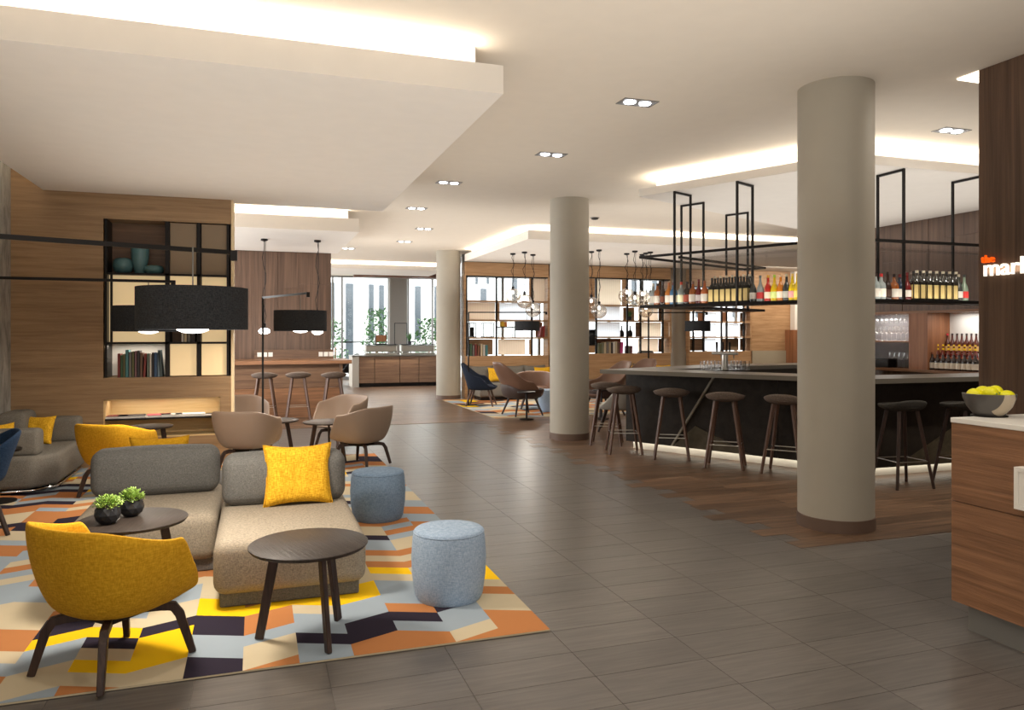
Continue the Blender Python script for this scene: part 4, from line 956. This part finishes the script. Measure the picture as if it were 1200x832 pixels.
A_, B_ = bouter[0], bouter[1]; LL = (Vector(B_)-Vector(A_)).length
s1, _ = onplane(A_, B_, 838, 444); s0, _ = onplane(A_, B_, 788, 520); zt, zb = CZT-.06, .105
g = .012
vpanel('front_panel', A_, B_, [(0, zb), (s0-g, zb), (s1-g, zt), (0, zt)], .03, M['bardark'], .001)
vpanel('seam_strip', A_, B_, [(s0-g+.001, zb), (s0+.02, zb), (s1+.02, zt), (s1-g+.001, zt)], .036, M['barstrip'], .001, label='pale diagonal metal seam')
sm = s1+(LL-s1)*.45
vpanel('front_panel', A_, B_, [(s0+.022, zb), (s1+.5, zb), (s0+.28+(s1-s0)*.12, zb+.3)], .026, M['barlight'], .001)
vpanel('front_panel', A_, B_, [(s0+.29+(s1-s0)*.12, zb+.31), (s1+.52, zb), (sm, zb), (sm, zt), (s1+.022, zt), ], .03, M['bardark'], .001)
vpanel('front_panel', A_, B_, [(sm+.008, zb), (LL, zb), (LL, zt), (sm+.008, zt)], .028, M['bardark'], .001)
A2, B2_ = bouter[1], bouter[2]; q0 = onplane(A2, B2_, 1046, 547)[0]; q1 = onplane(A2, B2_, 1114, 500); L2 = 3.4
vpanel('front_panel', A2, B2_, [(.01, zb), (q0, zb), (q1[0], q1[1]), (q1[0]+.5, zt), (.01, zt)], .03, M['bardark'], .001)
vpanel('front_panel', A2, B2_, [(q0+.01, zb), (q1[0]+.7, zb), (q1[0]+.7, q1[1]+.2), (q1[0]+.01, q1[1])], .026, M['barlight'], .001)
vpanel('front_panel', A2, B2_, [(q1[0]+.71, zb), (L2, zb), (L2, zt), (q1[0]+.71, zt)], .03, M['bardark'], .001)
# led under the overhang of the front, thrown on the kick and the floor
for A3, B3 in ((A_, B_), (A2, B2_)):
    a, b = Vector(A3), Vector(B3); d = (b-a).normalized(); nn = Vector((d.y, -d.x)); L3 = (b-a).length; c = (a+b)/2+nn*.0-Vector((0, 0)) 
    area('bar_foot_light', (c.x-nn.x*.02, c.y-nn.y*.02, .108), L3-.05, .03, 0.6*L3, (1, .92, .78), (0, 0, math.atan2(d.y, d.x)))
# ------------------------------------------------------------------ hanging bottle shelf
ZL, ZU = 1.945, 2.607
hs = thing('hanging_bottle_shelf', 'black metal bottle shelf hanging on tall frames over the bar', 'shelf', (CR[0], CR[1], ZL)); hc = Vector((CR[0], CR[1], ZL))
def H(p, z): return (p[0]-hc.x, p[1]-hc.y, z-hc.z)
def rail(name, pts, w_=.03, h_=.03, m=M['black']): return obj(name, MB().sweep(pts, w_, h_), m, hs)
G = .36
ci = BP(ta-.0, 0)
inn = (BP(0, G)[0]+ (BP(0, G)[1]-(VR+.40))*(.424/.9057), VR+.40)     # inner corner
o_tip, i_tip = BP(0, 0), BP(G, G)
far_o, far_i = BP(0, 2.65), BP(G, 2.65); ro, ri = (9.9, VR+.04), (9.9, VR+.40); co = (BP(0, 0)[0]+(BP(0, 0)[1]-(VR+.04))*(.424/.9057), VR+.04)
P2 = lambda *ps: [(p[0]-hc.x, p[1]-hc.y) for p in ps]
sh = MB().prism(P2(o_tip, co, inn, BP(G, G), BP(0, G)), 0, .035).prism(P2(co, ro, ri, inn), 0, .035).prism(P2(BP(0, G), BP(G, G), far_i, far_o), 0, .035)
obj('shelf_board', sh, M['black'], hs)
for z in (ZU,):
    for a, b in [(o_tip, co), (co, ro), (o_tip, far_o), (BP(G, G), far_i), (far_o, far_i)]:
        rail('rail', [H(a, z), H(b, z)])
def hframe(a, b, lo=True):
    m_ = MB(); zt_ = 3.397
    m_.sweep([H(a, ZL if lo else ZU), H(a, zt_)], .024); m_.sweep([H(b, ZL), H(b, zt_)], .024); m_.sweep([H(a, zt_-.014), H(b, zt_-.014)], .024)
    obj('hanging_frame', m_, M['black'], hs)
for a in (.53, 1.395): hframe(BP(a, .0), BP(a, G))
for b in (.94, 2.13): hframe(BP(.01, b), BP(G, b))
for u in (6.64, 7.755, 8.9): hframe((u, VR+.04), (u, VR+.40))
obj('glass_back', MB().prism(P2(BP(G-.01, G-.012), (inn[0]-.012, inn[1]-.012), (inn[0], inn[1]), BP(G, G)), .036, ZU-hc.z-.016).prism(P2((inn[0], VR+.39), (9.9, VR+.39), (9.9, VR+.398), (inn[0], VR+.398)), .036, ZU-hc.z-.016), M['glass'], hs)
# ------------------------------------------------------------------ bottles
gl = {}
def gm(rgb, rough=.12):
    k = (rgb, rough)
    if k not in gl: gl[k] = plain('bottle_glass', rgb, rough, coat=.5)
    return gl[k]
meshes = {}
def bottle(label, loc, kind, body, lab, cap, group=None, s=1.0, seg=14, neck=None):
    o = thing('bottle', label, 'bottle', loc, 0, group)
    key = (kind, body, lab, cap, s, neck)
    if key not in meshes:
        if kind == 'square':
            b = MB().prism([(-.036, -.036), (.036, -.036), (.036, .036), (-.036, .036)], 0, .2).lathe([(.036, .2), (.032, .212), (.014, .235), (.0125, .285)], seg)
            l = MB().box((-.028, -.038, .02), (.028, -.0362, .165)).box((-.038, -.028, .02), (-.0362, .028, .165)).box((.0362, -.028, .02), (.038, .028, .165)); c = MB().lathe([(.015, .285), (.015, .31)], seg)
        elif kind == 'round':
            b = MB().lathe([(.046, 0), (.05, .02), (.05, .14), (.045, .175), (.02, .205), (.015, .25)], seg); l = MB().lathe([(.0507, .03), (.0507, .12)], seg, caps=False); c = MB().lathe([(.0175, .25), (.0175, .285)], seg)
        else:   # slender long neck
            b = MB().lathe([(.04, 0), (.043, .02), (.043, .13), (.036, .165), (.016, .215), (.013, .275)], seg); l = MB().lathe([(.0437, .035), (.0437, .11)], seg, caps=False); c = MB().lathe([(.0155, .275), (.0155, .305)], seg)
        sc = lambda m_: MB().add([(x*s, y*s, z*s) for x, y, z in m_.v], m_.f)
        meshes[key] = (mesh('body', sc(b), gm(body), 40), mesh('label', sc(l), plain('bottle_label', lab, .6), 40), mesh('cap', sc(c), gm(cap, .4), 40),
                       mesh('neck_band', sc(MB().lathe([(.019, .218), (.0165, .248)], seg, caps=False)), plain('neck_band', neck, .5), 40) if neck else None)
    a, b, c, d = meshes[key]
    obj('body', a, None, o); obj('label', b, None, o); obj('cap', c, None, o)
    if d: obj('neck_band', d, None, o)
    return o
AMB, DKB, CLR, DRED = (150, 82, 34), (46, 30, 24), (150, 160, 160), (104, 26, 26)
def online(px, b):   # point on the front wing, b behind its edge
    s, _ = onplane(BP(0, b), BP(2, b), px, 380); return BP(s, b)
zs_ = ZL+.0355
fl = [(765.5, 'round', CLR, WHT, WHT, 'clear bottle with a white label, leftmost on the hanging shelf'), (770.5, 'round', AMB, WHT, DKB, 'amber bottle with a white label, second from the left on the hanging shelf'), (777, 'slim', DKB, (110,60,40), DKB, 'dark brown bottle, third from the left on the hanging shelf'),
 (783.8, 'round', (200,120,40), WHT, ORG, 'light amber bottle left of the first front hanging post'), (789.3, 'round', (60,110,150), WHT, DRED, 'blue bottle with a red cap just behind the first hanging post'), (798.5, 'round', CLR, (236,230,190), (200,60,40), 'squat bottle with a broad cream label and red cap right of the first hanging post'),
 (805.3, 'round', DKB, (150,70,50), DKB, 'dark round brown bottle before the back hanging frame'), (812, 'round', AMB, WHT, (120,80,60), 'amber bottle between two dark ones on the hanging shelf'), (818.8, 'slim', DRED, (200,190,190), DRED, 'dark red bottle left of the last amber one'), (825.8, 'round', (180,96,50), WHT, AMB, 'copper bottle with a white label left of the square bottles'),
 (882.3, 'slim', (60,62,60), WHT, DKB, 'dark bottle with a low white label right of the square bottles'), (891, 'slim', CLR, (200,60,60), (100,110,110), 'clear grey bottle with a low red label, left of the bright bottles'),
 (900, 'slim', (200,40,30), (240,220,200), (230,170,60), 'red bottle with a round pale badge, leftmost of the bright bottles'), (907.5, 'slim', (236,200,10), (220,236,150), (160,200,60), 'yellow bottle with a green neck among the bright bottles'), (914.7, 'slim', (226,130,10), (250,230,210), (240,200,160), 'orange bottle with a pale badge among the bright bottles'),
 (921.7, 'slim', (50,54,52), (190,190,180), (200,190,160), 'black bottle among the bright bottles'), (928.5, 'slim', (240,206,10), (240,170,170), (240,200,100), 'yellow bottle with a pink badge beside the front column'), (934.5, 'slim', (240,206,10), (240,220,120), (240,200,100), 'yellow bottle cut by the left side of the front column')]
for px, kd, b, l, c, lab in fl: p = online(px, .15); bottle(lab, (*p, zs_), kd, b, l, c, 'bottles on the hanging shelf')
ang0 = math.atan2(D_.y, D_.x)
for i, px in enumerate((834.5, 841.2, 848, 854.7, 861.6, 868.3, 875.2)):
    p = online(px, .14); o = bottle(f'square black bottle with gold label, {nth(i,7)} from left of seven left of the column', (*p, zs_), 'square', (44, 42, 38), (206, 182, 120), (40, 38, 36), 'square bottles left of the column'); o.rotation_euler.z = ang0
    p = online(px+3.4, .27); o = bottle(f'pale capped square bottle, {nth(i,7)} of the back row left of the column', (*p, zs_), 'square', (60, 56, 50), (206, 182, 120), (226, 214, 190), 'back row of square bottles left of the column', s=1.1); o.rotation_euler.z = ang0
def onr(px, b): return (atv(px, VR+.04+b)[0], VR+.04+b)
fr = [(1026, 'round', CLR, WHT, DKB, 'bottle with a white label cut by the right side of the front column'), (1032.5, 'round', CLR, (240,234,220), (206,40,40), 'bottle with a broad white label and bright red cap'), (1040, 'slim', DKB, (70,50,40), DKB, 'dark bottle right of the red capped one'), (1047.7, 'round', AMB, WHT, DKB, 'amber bottle with a tall white label right of the dark one'), (1054.3, 'round', (34,44,64), WHT, DRED, 'dark blue bottle with a white label left of the hanging post'), (1063, 'slim', DRED, WHT, DRED, 'red bottle right of the hanging post'),
 (1123.3, 'slim', (70,72,68), WHT, (180,170,150), 'dark bottle with a low white label right of the second square row'), (1130, 'slim', (140,160,140), (210,60,56), (60,60,56), 'greenish bottle with a red label, rightmost on the hanging shelf')]
for px, kd, b, l, c, lab in fr: bottle(lab, (*onr(px, .14), zs_), kd, b, l, c, 'bottles on the hanging shelf')
for i, px in enumerate((1070.5, 1078.5, 1086.2, 1093.8, 1101.4, 1109, 1116.6)):
    bottle(f'square black bottle with gold label, {nth(i,7)} from left of seven right of the column', (*onr(px, .13), zs_), 'square', (44, 42, 38), (206, 182, 120), (40, 38, 36), 'square bottles right of the column', s=1.04)
    bottle(f'pale capped square bottle, {nth(i,7)} of the back row right of the column', (*onr(px+3.8, .27), zs_), 'square', (60, 56, 50), (206, 182, 120), (226, 214, 190), 'back row of square bottles right of the column', s=1.12)
for a in (.4, 1.1, 1.9): p = BP(a, .03); area('shelf_light', (p[0], p[1], ZL+.037), .6, .04, .8, NEUT, (PI, 0, ang0))
for u in (6.6, 7.4, 8.2): area('shelf_light', (u, VR+.07, ZL+.037), .7, .04, .8, NEUT, (PI, 0, 0))
# ------------------------------------------------------------------ back bar niches
BU = 10.0
def BV(px): return atu(px, BU)[0]
def BZ(y, px=1100): return atu(px, BU, y)[1]
bbk = thing('back_bar', 'walnut back bar unit with lit niches for bottles and glasses', 'cabinet', (BU+.25, BV(1076), 1.0)); kc = bbk.location.copy()
def kb(name, a, b, m, **k): return obj(name, MB().box([p-q for p, q in zip(a, kc)], [p-q for p, q in zip(b, kc)]), m, bbk, **k)
va, vb, vc, ve = BV(1066), BV(1088), BV(990), BV(1200)
kb('top', (BU-.06, ve, 1.002), (BU+.49, vc, 1.045), M['desk']); kb('pier', (BU-.02, vb, 1.045), (BU+.48, va, 1.975), M['redwood']); kb('pier', (BU-.02, vc, 1.045), (BU+.48, vc+.08, 1.975), M['desk'])
kb('lintel', (BU-.03, ve, 1.94), (BU+.48, vc, 1.978), M['desk'])
kb('back_panel', (BU+.44, ve, 1.045), (BU+.46, vb-.001, 1.94), M['white']); kb('back_panel', (BU+.44, va+.001, 1.045), (BU+.46, vc, 1.94), M['whitel'])
kb('shelf_board', (BU+.02, va+.001, 1.47), (BU+.44, vc-.001, 1.495), M['desk']); kb('step', (BU+.14, ve, 1.045), (BU+.28, vb-.001, 1.14), M['whitel']); kb('step', (BU+.28, ve, 1.045), (BU+.44, vb-.001, 1.31), M['whitel'])
area('niche_light', (BU+.2, (vb+ve)/2, 1.93), .2, 1.2, 8, (1, .97, .93)); area('niche_light', (BU+.2, (va+vc)/2, 1.93), .2, .6, 9, (1, .97, .93))
n = 11
for r, (uo, zo, kd, bd, lb, cp, nk, lab) in enumerate([(.07, 1.0455, 'round', DKB, (226, 214, 196), (120, 60, 30), None, 'dark bottle with cream label, {} from the left in the niche front row'), (.2, 1.1405, 'slim', (110, 30, 20), (190, 90, 40), (250, 200, 30), (250, 206, 20), 'dark red bottle with yellow neck, {} from the left in the niche middle row'), (.35, 1.3105, 'slim', (84, 34, 22), (226, 180, 110), DKB, None, 'amber bottle, {} from the left in the raised back row of the niche')]):
    for i in range(n):
        px = 1080+i*(1143-1080)/(n-1) if r < 2 else 1088+i*(1144-1088)/(n-1)
        v_ = atu(px, BU+uo)[0]
        c_ = cp
        lb2 = lab.format(nth(i, n))
        if r == 2 and i == 4: c_ = (220, 40, 60); lb2 = 'amber bottle with a bright red cap in the raised niche back row'
        bottle(lb2, (BU+uo, v_, zo), kd, bd, lb, c_, 'bottles in the lit bar niche, '+['front', 'middle', 'back'][r]+' row', s=1.0 if r else .98, seg=10, neck=nk)
wg = {}
def wineglass(lab, loc, up, group, s=1.0):
    o = thing('wine_glass', lab, 'glass', loc, 0, group); k = (up, s)
    if k not in wg:
        f = (lambda z: z*s) if up else (lambda z: -z*s)
        wg[k] = (mesh('bowl', MB().lathe([(.006*s, f(.09)), (.03*s, f(.11)), (.036*s, f(.14)), (.03*s, f(.19))], 14, caps=False), M['glass'], 60), mesh('stem', MB().lathe([(.033*s, f(0)), (.03*s, f(.004)), (.005*s, f(.01)), (.005*s, f(.09))], 12), M['glass'], 60))
    obj('bowl', wg[k][0], None, o); obj('stem', wg[k][1], None, o)
for i in range(7):
    px = 1028+i*5.6; wineglass(f'stemmed glass hanging upside down in the bar niche, {nth(i,7)} from the column', (BU+.2, atu(px, BU+.2)[0], 1.939), False, 'hanging glasses in the bar niche', .8)
    wineglass(f'stemmed glass on the wooden shelf of the bar niche, {nth(i,7)} from the column', (BU+.15, atu(px, BU+.15)[0], 1.4955), True, 'glasses on the niche shelf', 1.3)
    if i > 2: wineglass(f'stemmed glass at the bottom of the bar niche, {nth(i-3,4)} from the black box', (BU+.15, atu(px, BU+.15)[0], 1.0455), True, 'glasses at the niche bottom', 1.35)
o = thing('black_box', 'low black box on the back bar under the glass niche', 'box', (BU+.1, BV(1033), 1.0455)); obj('body', MB().box((-.1, -.14, 0), (.1, .14, .13)), M['black'], o, bevel=.005); obj('lid', MB().box((-.1, -.14, .132), (.1, .14, .15)), M['black'], o)
# ------------------------------------------------------------------ tap and glasses on the bar
p = atd(849.5, 10.05); tw = thing('beer_tap', 'steel beer tap tower with three black handles on the bar top', 'tap', (p[0], p[1], CZT+.0005), ang0+PI)
obj('column', MB().lathe([(.05, 0), (.05, .012), (.04, .02), (.04, .2)], 24), M['steel'], tw, smooth=40)
obj('crossbar', MB().box((-.18, -.04, .2), (.18, .04, .235)), M['steel'], tw, bevel=.01)
for x in (-.07, .03, .12):
    obj('handle', MB().lathe([(.006, .23), (.012, .26), (.016, .36), (.012, .37)], 10, (x, 0, 0)), M['black'], tw, smooth=50); obj('spout', MB().sweep([(x, -.04, .21), (x, -.1, .21), (x, -.11, .15)], .01, n=6), M['steel'], tw, smooth=50)
tmz = None
tg = [(823+i*4.2, 9.95+.1*(i % 2), 'left') for i in range(6)]+[(855+i*3.6, 9.95+.12*(i % 2), 'right') for i in range(5)]+[(871, 9.9, 'right'), (876, 9.9, 'right')]
for ti, (px, dp, sd_) in enumerate(tg):
    p = atd(px, dp); o = thing('tumbler', f'clear tumbler on the bar top {sd_} of the beer tap, {nth(ti if ti < 6 else ti-6)} from the left', 'glass', (p[0], p[1], CZT+.001), 0, 'tumblers '+sd_+' of the beer tap')
    if tmz is None: tmz = (mesh('wall', MB().lathe([(.028, .006), (.034, .12), (.031, .12), (.025, .007)], 16, caps=False), M['glass'], 50), mesh('bottom', MB().lathe([(.027, 0), (.028, .006)], 16), M['glass'], 50))
    obj('wall', tmz[0], None, o); obj('bottom', tmz[1], None, o)
# ------------------------------------------------------------------ reception desk
du, dv = atd(1115, 4.12)
dk = thing('reception_desk', 'walnut reception desk with a white top and dark plinth at right', 'desk', (du+.2, dv-1.2, 0.001)); dc = dk.location.copy()
def db(name, a, b, m, **k): return obj(name, MB().box([p-q for p, q in zip(a, dc)], [p-q for p, q in zip(b, dc)]), m, dk, **k)
z_s = CZ+(HY-586)*4.12/F
db('front_panel', (du, dv-2.6, .15), (du+.03, dv, z_s-.002), M['desk']); db('front_panel', (du, dv-2.6, z_s+.002), (du+.03, dv, 1.12), M['desk'])
db('body', (du+.031, dv-2.6, .15), (du+.7, dv-.02, 1.119), M['desk']); db('end_panel', (du+.031, dv-.019, .15), (du+.7, dv, 1.119), M['desk'])
db('top', (du-.004, dv-2.6, 1.12), (du+.72, dv+.004, 1.147), M['white'], bevel=.003)
db('plinth', (du+.05, dv-2.6, .001), (du+.68, dv-.06, .15), M['grey'])
bv_, bzz = atu(1188, du-.06, 547); _, bz2 = atu(1188, du-.06, 596)
o = thing('sign_box', 'white framed box fixed to the front of the reception desk', 'box', (du-.03, bv_-.15, (bzz+bz2)/2)); hh = (bzz-bz2)/2
obj('frame', MB().box((-.03, -.15, -hh), (.0299, .15, -hh+.02)).box((-.03, -.15, hh-.02), (.0299, .15, hh)).box((-.03, .13, -hh+.02), (.0299, .15, hh-.02)).box((-.03, -.15, -hh+.02), (.0299, -.13, hh-.02)), M['white'], o)
obj('face', MB().box((-.026, -.129, -hh+.021), (.02, .129, hh-.021)), M['white'], o)
p = at(1158, 488, 1.147); p = (p[0]+.02, p[1]+.01)
bo = thing('fruit_bowl', 'dark grey bowl with a pale curved band on the reception desk, holding lemons', 'bowl', (p[0], p[1], 1.1475))
m_, nt, pb = newmat('bowl_glaze'); tc = nt.nodes.new('ShaderNodeTexCoord'); sp_ = nt.nodes.new('ShaderNodeVectorMath'); sp_.operation = 'DISTANCE'; sp_.inputs[1].default_value = (-.13, -.05, .13)
gt = nt.nodes.new('ShaderNodeMath'); gt.operation = 'GREATER_THAN'; gt.inputs[1].default_value = .115; sp3 = nt.nodes.new('ShaderNodeVectorMath'); sp3.operation = 'DISTANCE'; sp3.inputs[1].default_value = (-.02, -.115, .07)
l3 = nt.nodes.new('ShaderNodeMath'); l3.operation = 'LESS_THAN'; l3.inputs[1].default_value = .075; mu = nt.nodes.new('ShaderNodeMath'); mu.operation = 'MULTIPLY'
mx = nt.nodes.new('ShaderNodeMixRGB'); mx.inputs[1].default_value = lin((84, 80, 77)); mx.inputs[2].default_value = lin((186, 172, 150))
for a, b in ((tc.outputs['Object'], sp_.inputs[0]), (sp_.outputs['Value'], gt.inputs[0]), (tc.outputs['Object'], sp3.inputs[0]), (sp3.outputs['Value'], l3.inputs[0]), (gt.outputs[0], mu.inputs[0]), (l3.outputs[0], mu.inputs[1]), (mu.outputs[0], mx.inputs[0]), (mx.outputs[0], pb.inputs['Base Color'])): nt.links.new(a, b)
pb.inputs['Roughness'].default_value = .3
obj('bowl_body', MB().lathe([(.07, 0), (.076, .008), (.084, .02), (.11, .055), (.128, .1), (.132, .125), (.127, .126), (.12, .1), (.1, .055), (.05, .03), (.0005, .026)], 56), m_, bo, smooth=50)
obj('foot', MB().lathe([(.09, -.0003), (.09, .006), (.076, .0075)], 40), M['black'], bo, smooth=40)
ly = [(-.085, .035, .128, 'lemon at the left rim of the bowl'), (-.045, -.045, .142, 'large lemon in the middle front of the bowl'), (.02, .06, .138, 'lemon at the back of the pile in the bowl'), (.03, -.02, .145, 'lemon heaped in the middle of the bowl, behind the front one'), (.045, -.088, .122, 'small lemon at the right rim of the bowl'), (-.02, .03, .1, 'lemon sunk between the others in the bowl')]
for x, y, z, lab in ly:
    o = thing('lemon', lab, 'fruit', (p[0]+x*.85, p[1]+y*.85, 1.1475+z-.012), rnd.random()*6, 'lemons in the bowl'); rr = .038
    prof = [(max(.0005, rr*math.sin(a)**(1 if .3 < a < 2.84 else 1.15)), -rr*1.12*math.cos(a)) for a in [PI*k/14 for k in range(15)]]; prof[0] = (.0005, -rr*1.25); prof[-1] = (.0005, rr*1.25)
    q_ = obj('peel', MB().lathe(prof, 22), M['lemon'], o, smooth=60, rot=(PI/2, 0, .4)); obj('stem_end', MB().lathe([(.0005, rr*1.2), (.006, rr*1.22), (.004, rr*1.28)], 8), M['leaf'], o, rot=(PI/2, 0, .4))
# ------------------------------------------------------------------ lettering on the dark wall
def text(name, s, x, y, size, m, parent=None):
    v_, z_ = atu(x, SU, y); c = bpy.data.curves.new(name, 'FONT'); c.body = s; c.size = size; c.extrude = .01; c.materials.append(m)
    o = bpy.data.objects.new(name, c); COL.objects.link(o); dg = bpy.context.evaluated_depsgraph_get(); me = bpy.data.meshes.new_from_object(o.evaluated_get(dg)); bpy.data.objects.remove(o); o = bpy.data.objects.new(name, me); COL.objects.link(o); o.rotation_euler = (PI/2, 0, -PI/2); o.location = (SU-.022, v_, z_)
    return o
sg = thing('wall_sign_lettering', 'glowing sign reading the market in white and orange letters on the dark wall', 'sign', (SU-.022, atu(1154, SU)[0], atu(1154, SU, 323)[1]))
for nm, s, x, y, size, m in (('white_letters', 'market', 1154.5, 324, .185, M['signw']), ('orange_letters', 'the', 1152.5, 308.5, .085, M['signo'])):
    t_ = text(nm, s, x, y, size, m); t_.parent = sg; t_.location = Vector(t_.location)-Vector(sg.location)
v_, z_ = atu(1185, SU, 315); area('sign_glow', (SU-.008, v_-.1, z_), .05, .6, .45, (1, .85, .65), (0, R(-90), 0))
p = at(697, 255, CEIL); o = thing('smoke_detector', 'small dark round detector on the ceiling right of the middle column', 'detector', (p[0], p[1], CEIL))
obj('base', MB().lathe([(.08, -.012), (.085, -.0005)], 24), M['grey'], o, smooth=40); obj('cap', MB().lathe([(.03, -.04), (.06, -.03), (.065, -.0125)], 24), M['black'], o, smooth=40)
# ------------------------------------------------------------------ outside the windows
struct('ground', MB().box((-20, 27.5, -.5), (45, 60, -.02)), plain('paving', (196, 194, 188), .9))
FY = 38.0
fc = thing('building', 'white rendered building with tall narrow windows across the street', 'building', (8, FY+1, 0))
obj('wall', MB().box((-32, -1, 0), (32, 6, 14)), M['facade'], fc)
def fwin(pa, pb, ya, yb):
    ua, za = atv(pa, FY, ya); ub, zb_ = atv(pb, FY, yb)
    f = obj('window', MB().box((ua-8, -1.03, zb_), (ub-8, -1.002, za)), M['facwin'], fc)
    obj('pane', MB().box((ua-8+.05, -1.04, zb_+.06), ((ua+ub)/2-8-.02, -1.031, za-.06)), M['facwin'], f)
for pa, pb, ya, yb in [(387, 392, 331, 398), (405, 414, 332, 438), (432, 438, 333, 398), (444, 450, 334, 402), (486, 493, 335, 398), (509, 516, 335, 398), (524, 530, 335, 398), (557, 560, 318, 333), (570, 573, 318, 333), (563, 570, 338, 375), (600, 606, 320, 362), (740, 746, 320, 360), (764, 770, 320, 360), (815, 820, 330, 372), (858, 864, 330, 372)]: fwin(pa, pb, ya, yb)
rl = thing('balustrade', 'dark metal railing outside the far windows', 'railing', (3, 32, 0))
zr_ = atv(430, 32, 400)[1]
obj('rail', MB().box((-9, -.03, zr_-.06), (3.5, .03, zr_)), M['black'], rl)
for k in range(8): obj('post', MB().box((-9+k*1.75, -.03, -.02), (-8.94+k*1.75, .03, zr_-.06)), M['black'], rl)
def shrub(lab, px, y0, dep, wd, hg, n, seed):
    p = atd(px, dep); o = thing('shrub', lab, 'shrub', (p[0], p[1], -.02), 0, 'shrubs outside the windows'); r_ = random.Random(seed); mb = MB()
    for k in range(n):
        a = r_.random()*2*PI; zz_ = r_.random(); rr = wd*math.sqrt(r_.random())*(1-.55*zz_); c = Vector((rr*math.cos(a), rr*math.sin(a), .2+hg*zz_)); d = Vector((r_.uniform(-1, 1), r_.uniform(-1, 1), r_.uniform(-.2, .9))).normalized(); s_ = d.cross(Vector((.2, .4, 1))).normalized(); l = r_.uniform(.1, .2)
        mb.add([c, c+d*l*.5+s_*l*.25, c+d*l, c+d*l*.5-s_*l*.25], [(0, 1, 2), (0, 2, 3)])
    obj('foliage', mb, M['leafd'], o, kind='stuff'); obj('stem', MB().lathe([(.05, 0), (.03, hg*.6)], 8), M['redwood'], o)
shrub('tall green shrub outside the far window, left of the grey pier', 441, 0, 29.5, .8, 2.4, 900, 1)
shrub('bushy green shrub outside the far window, right of the grey pier', 503, 0, 29.5, .9, 2.0, 1100, 2)
shrub('green shrub outside at the left edge of the far windows', 393, 0, 29.5, .6, 1.9, 600, 3)
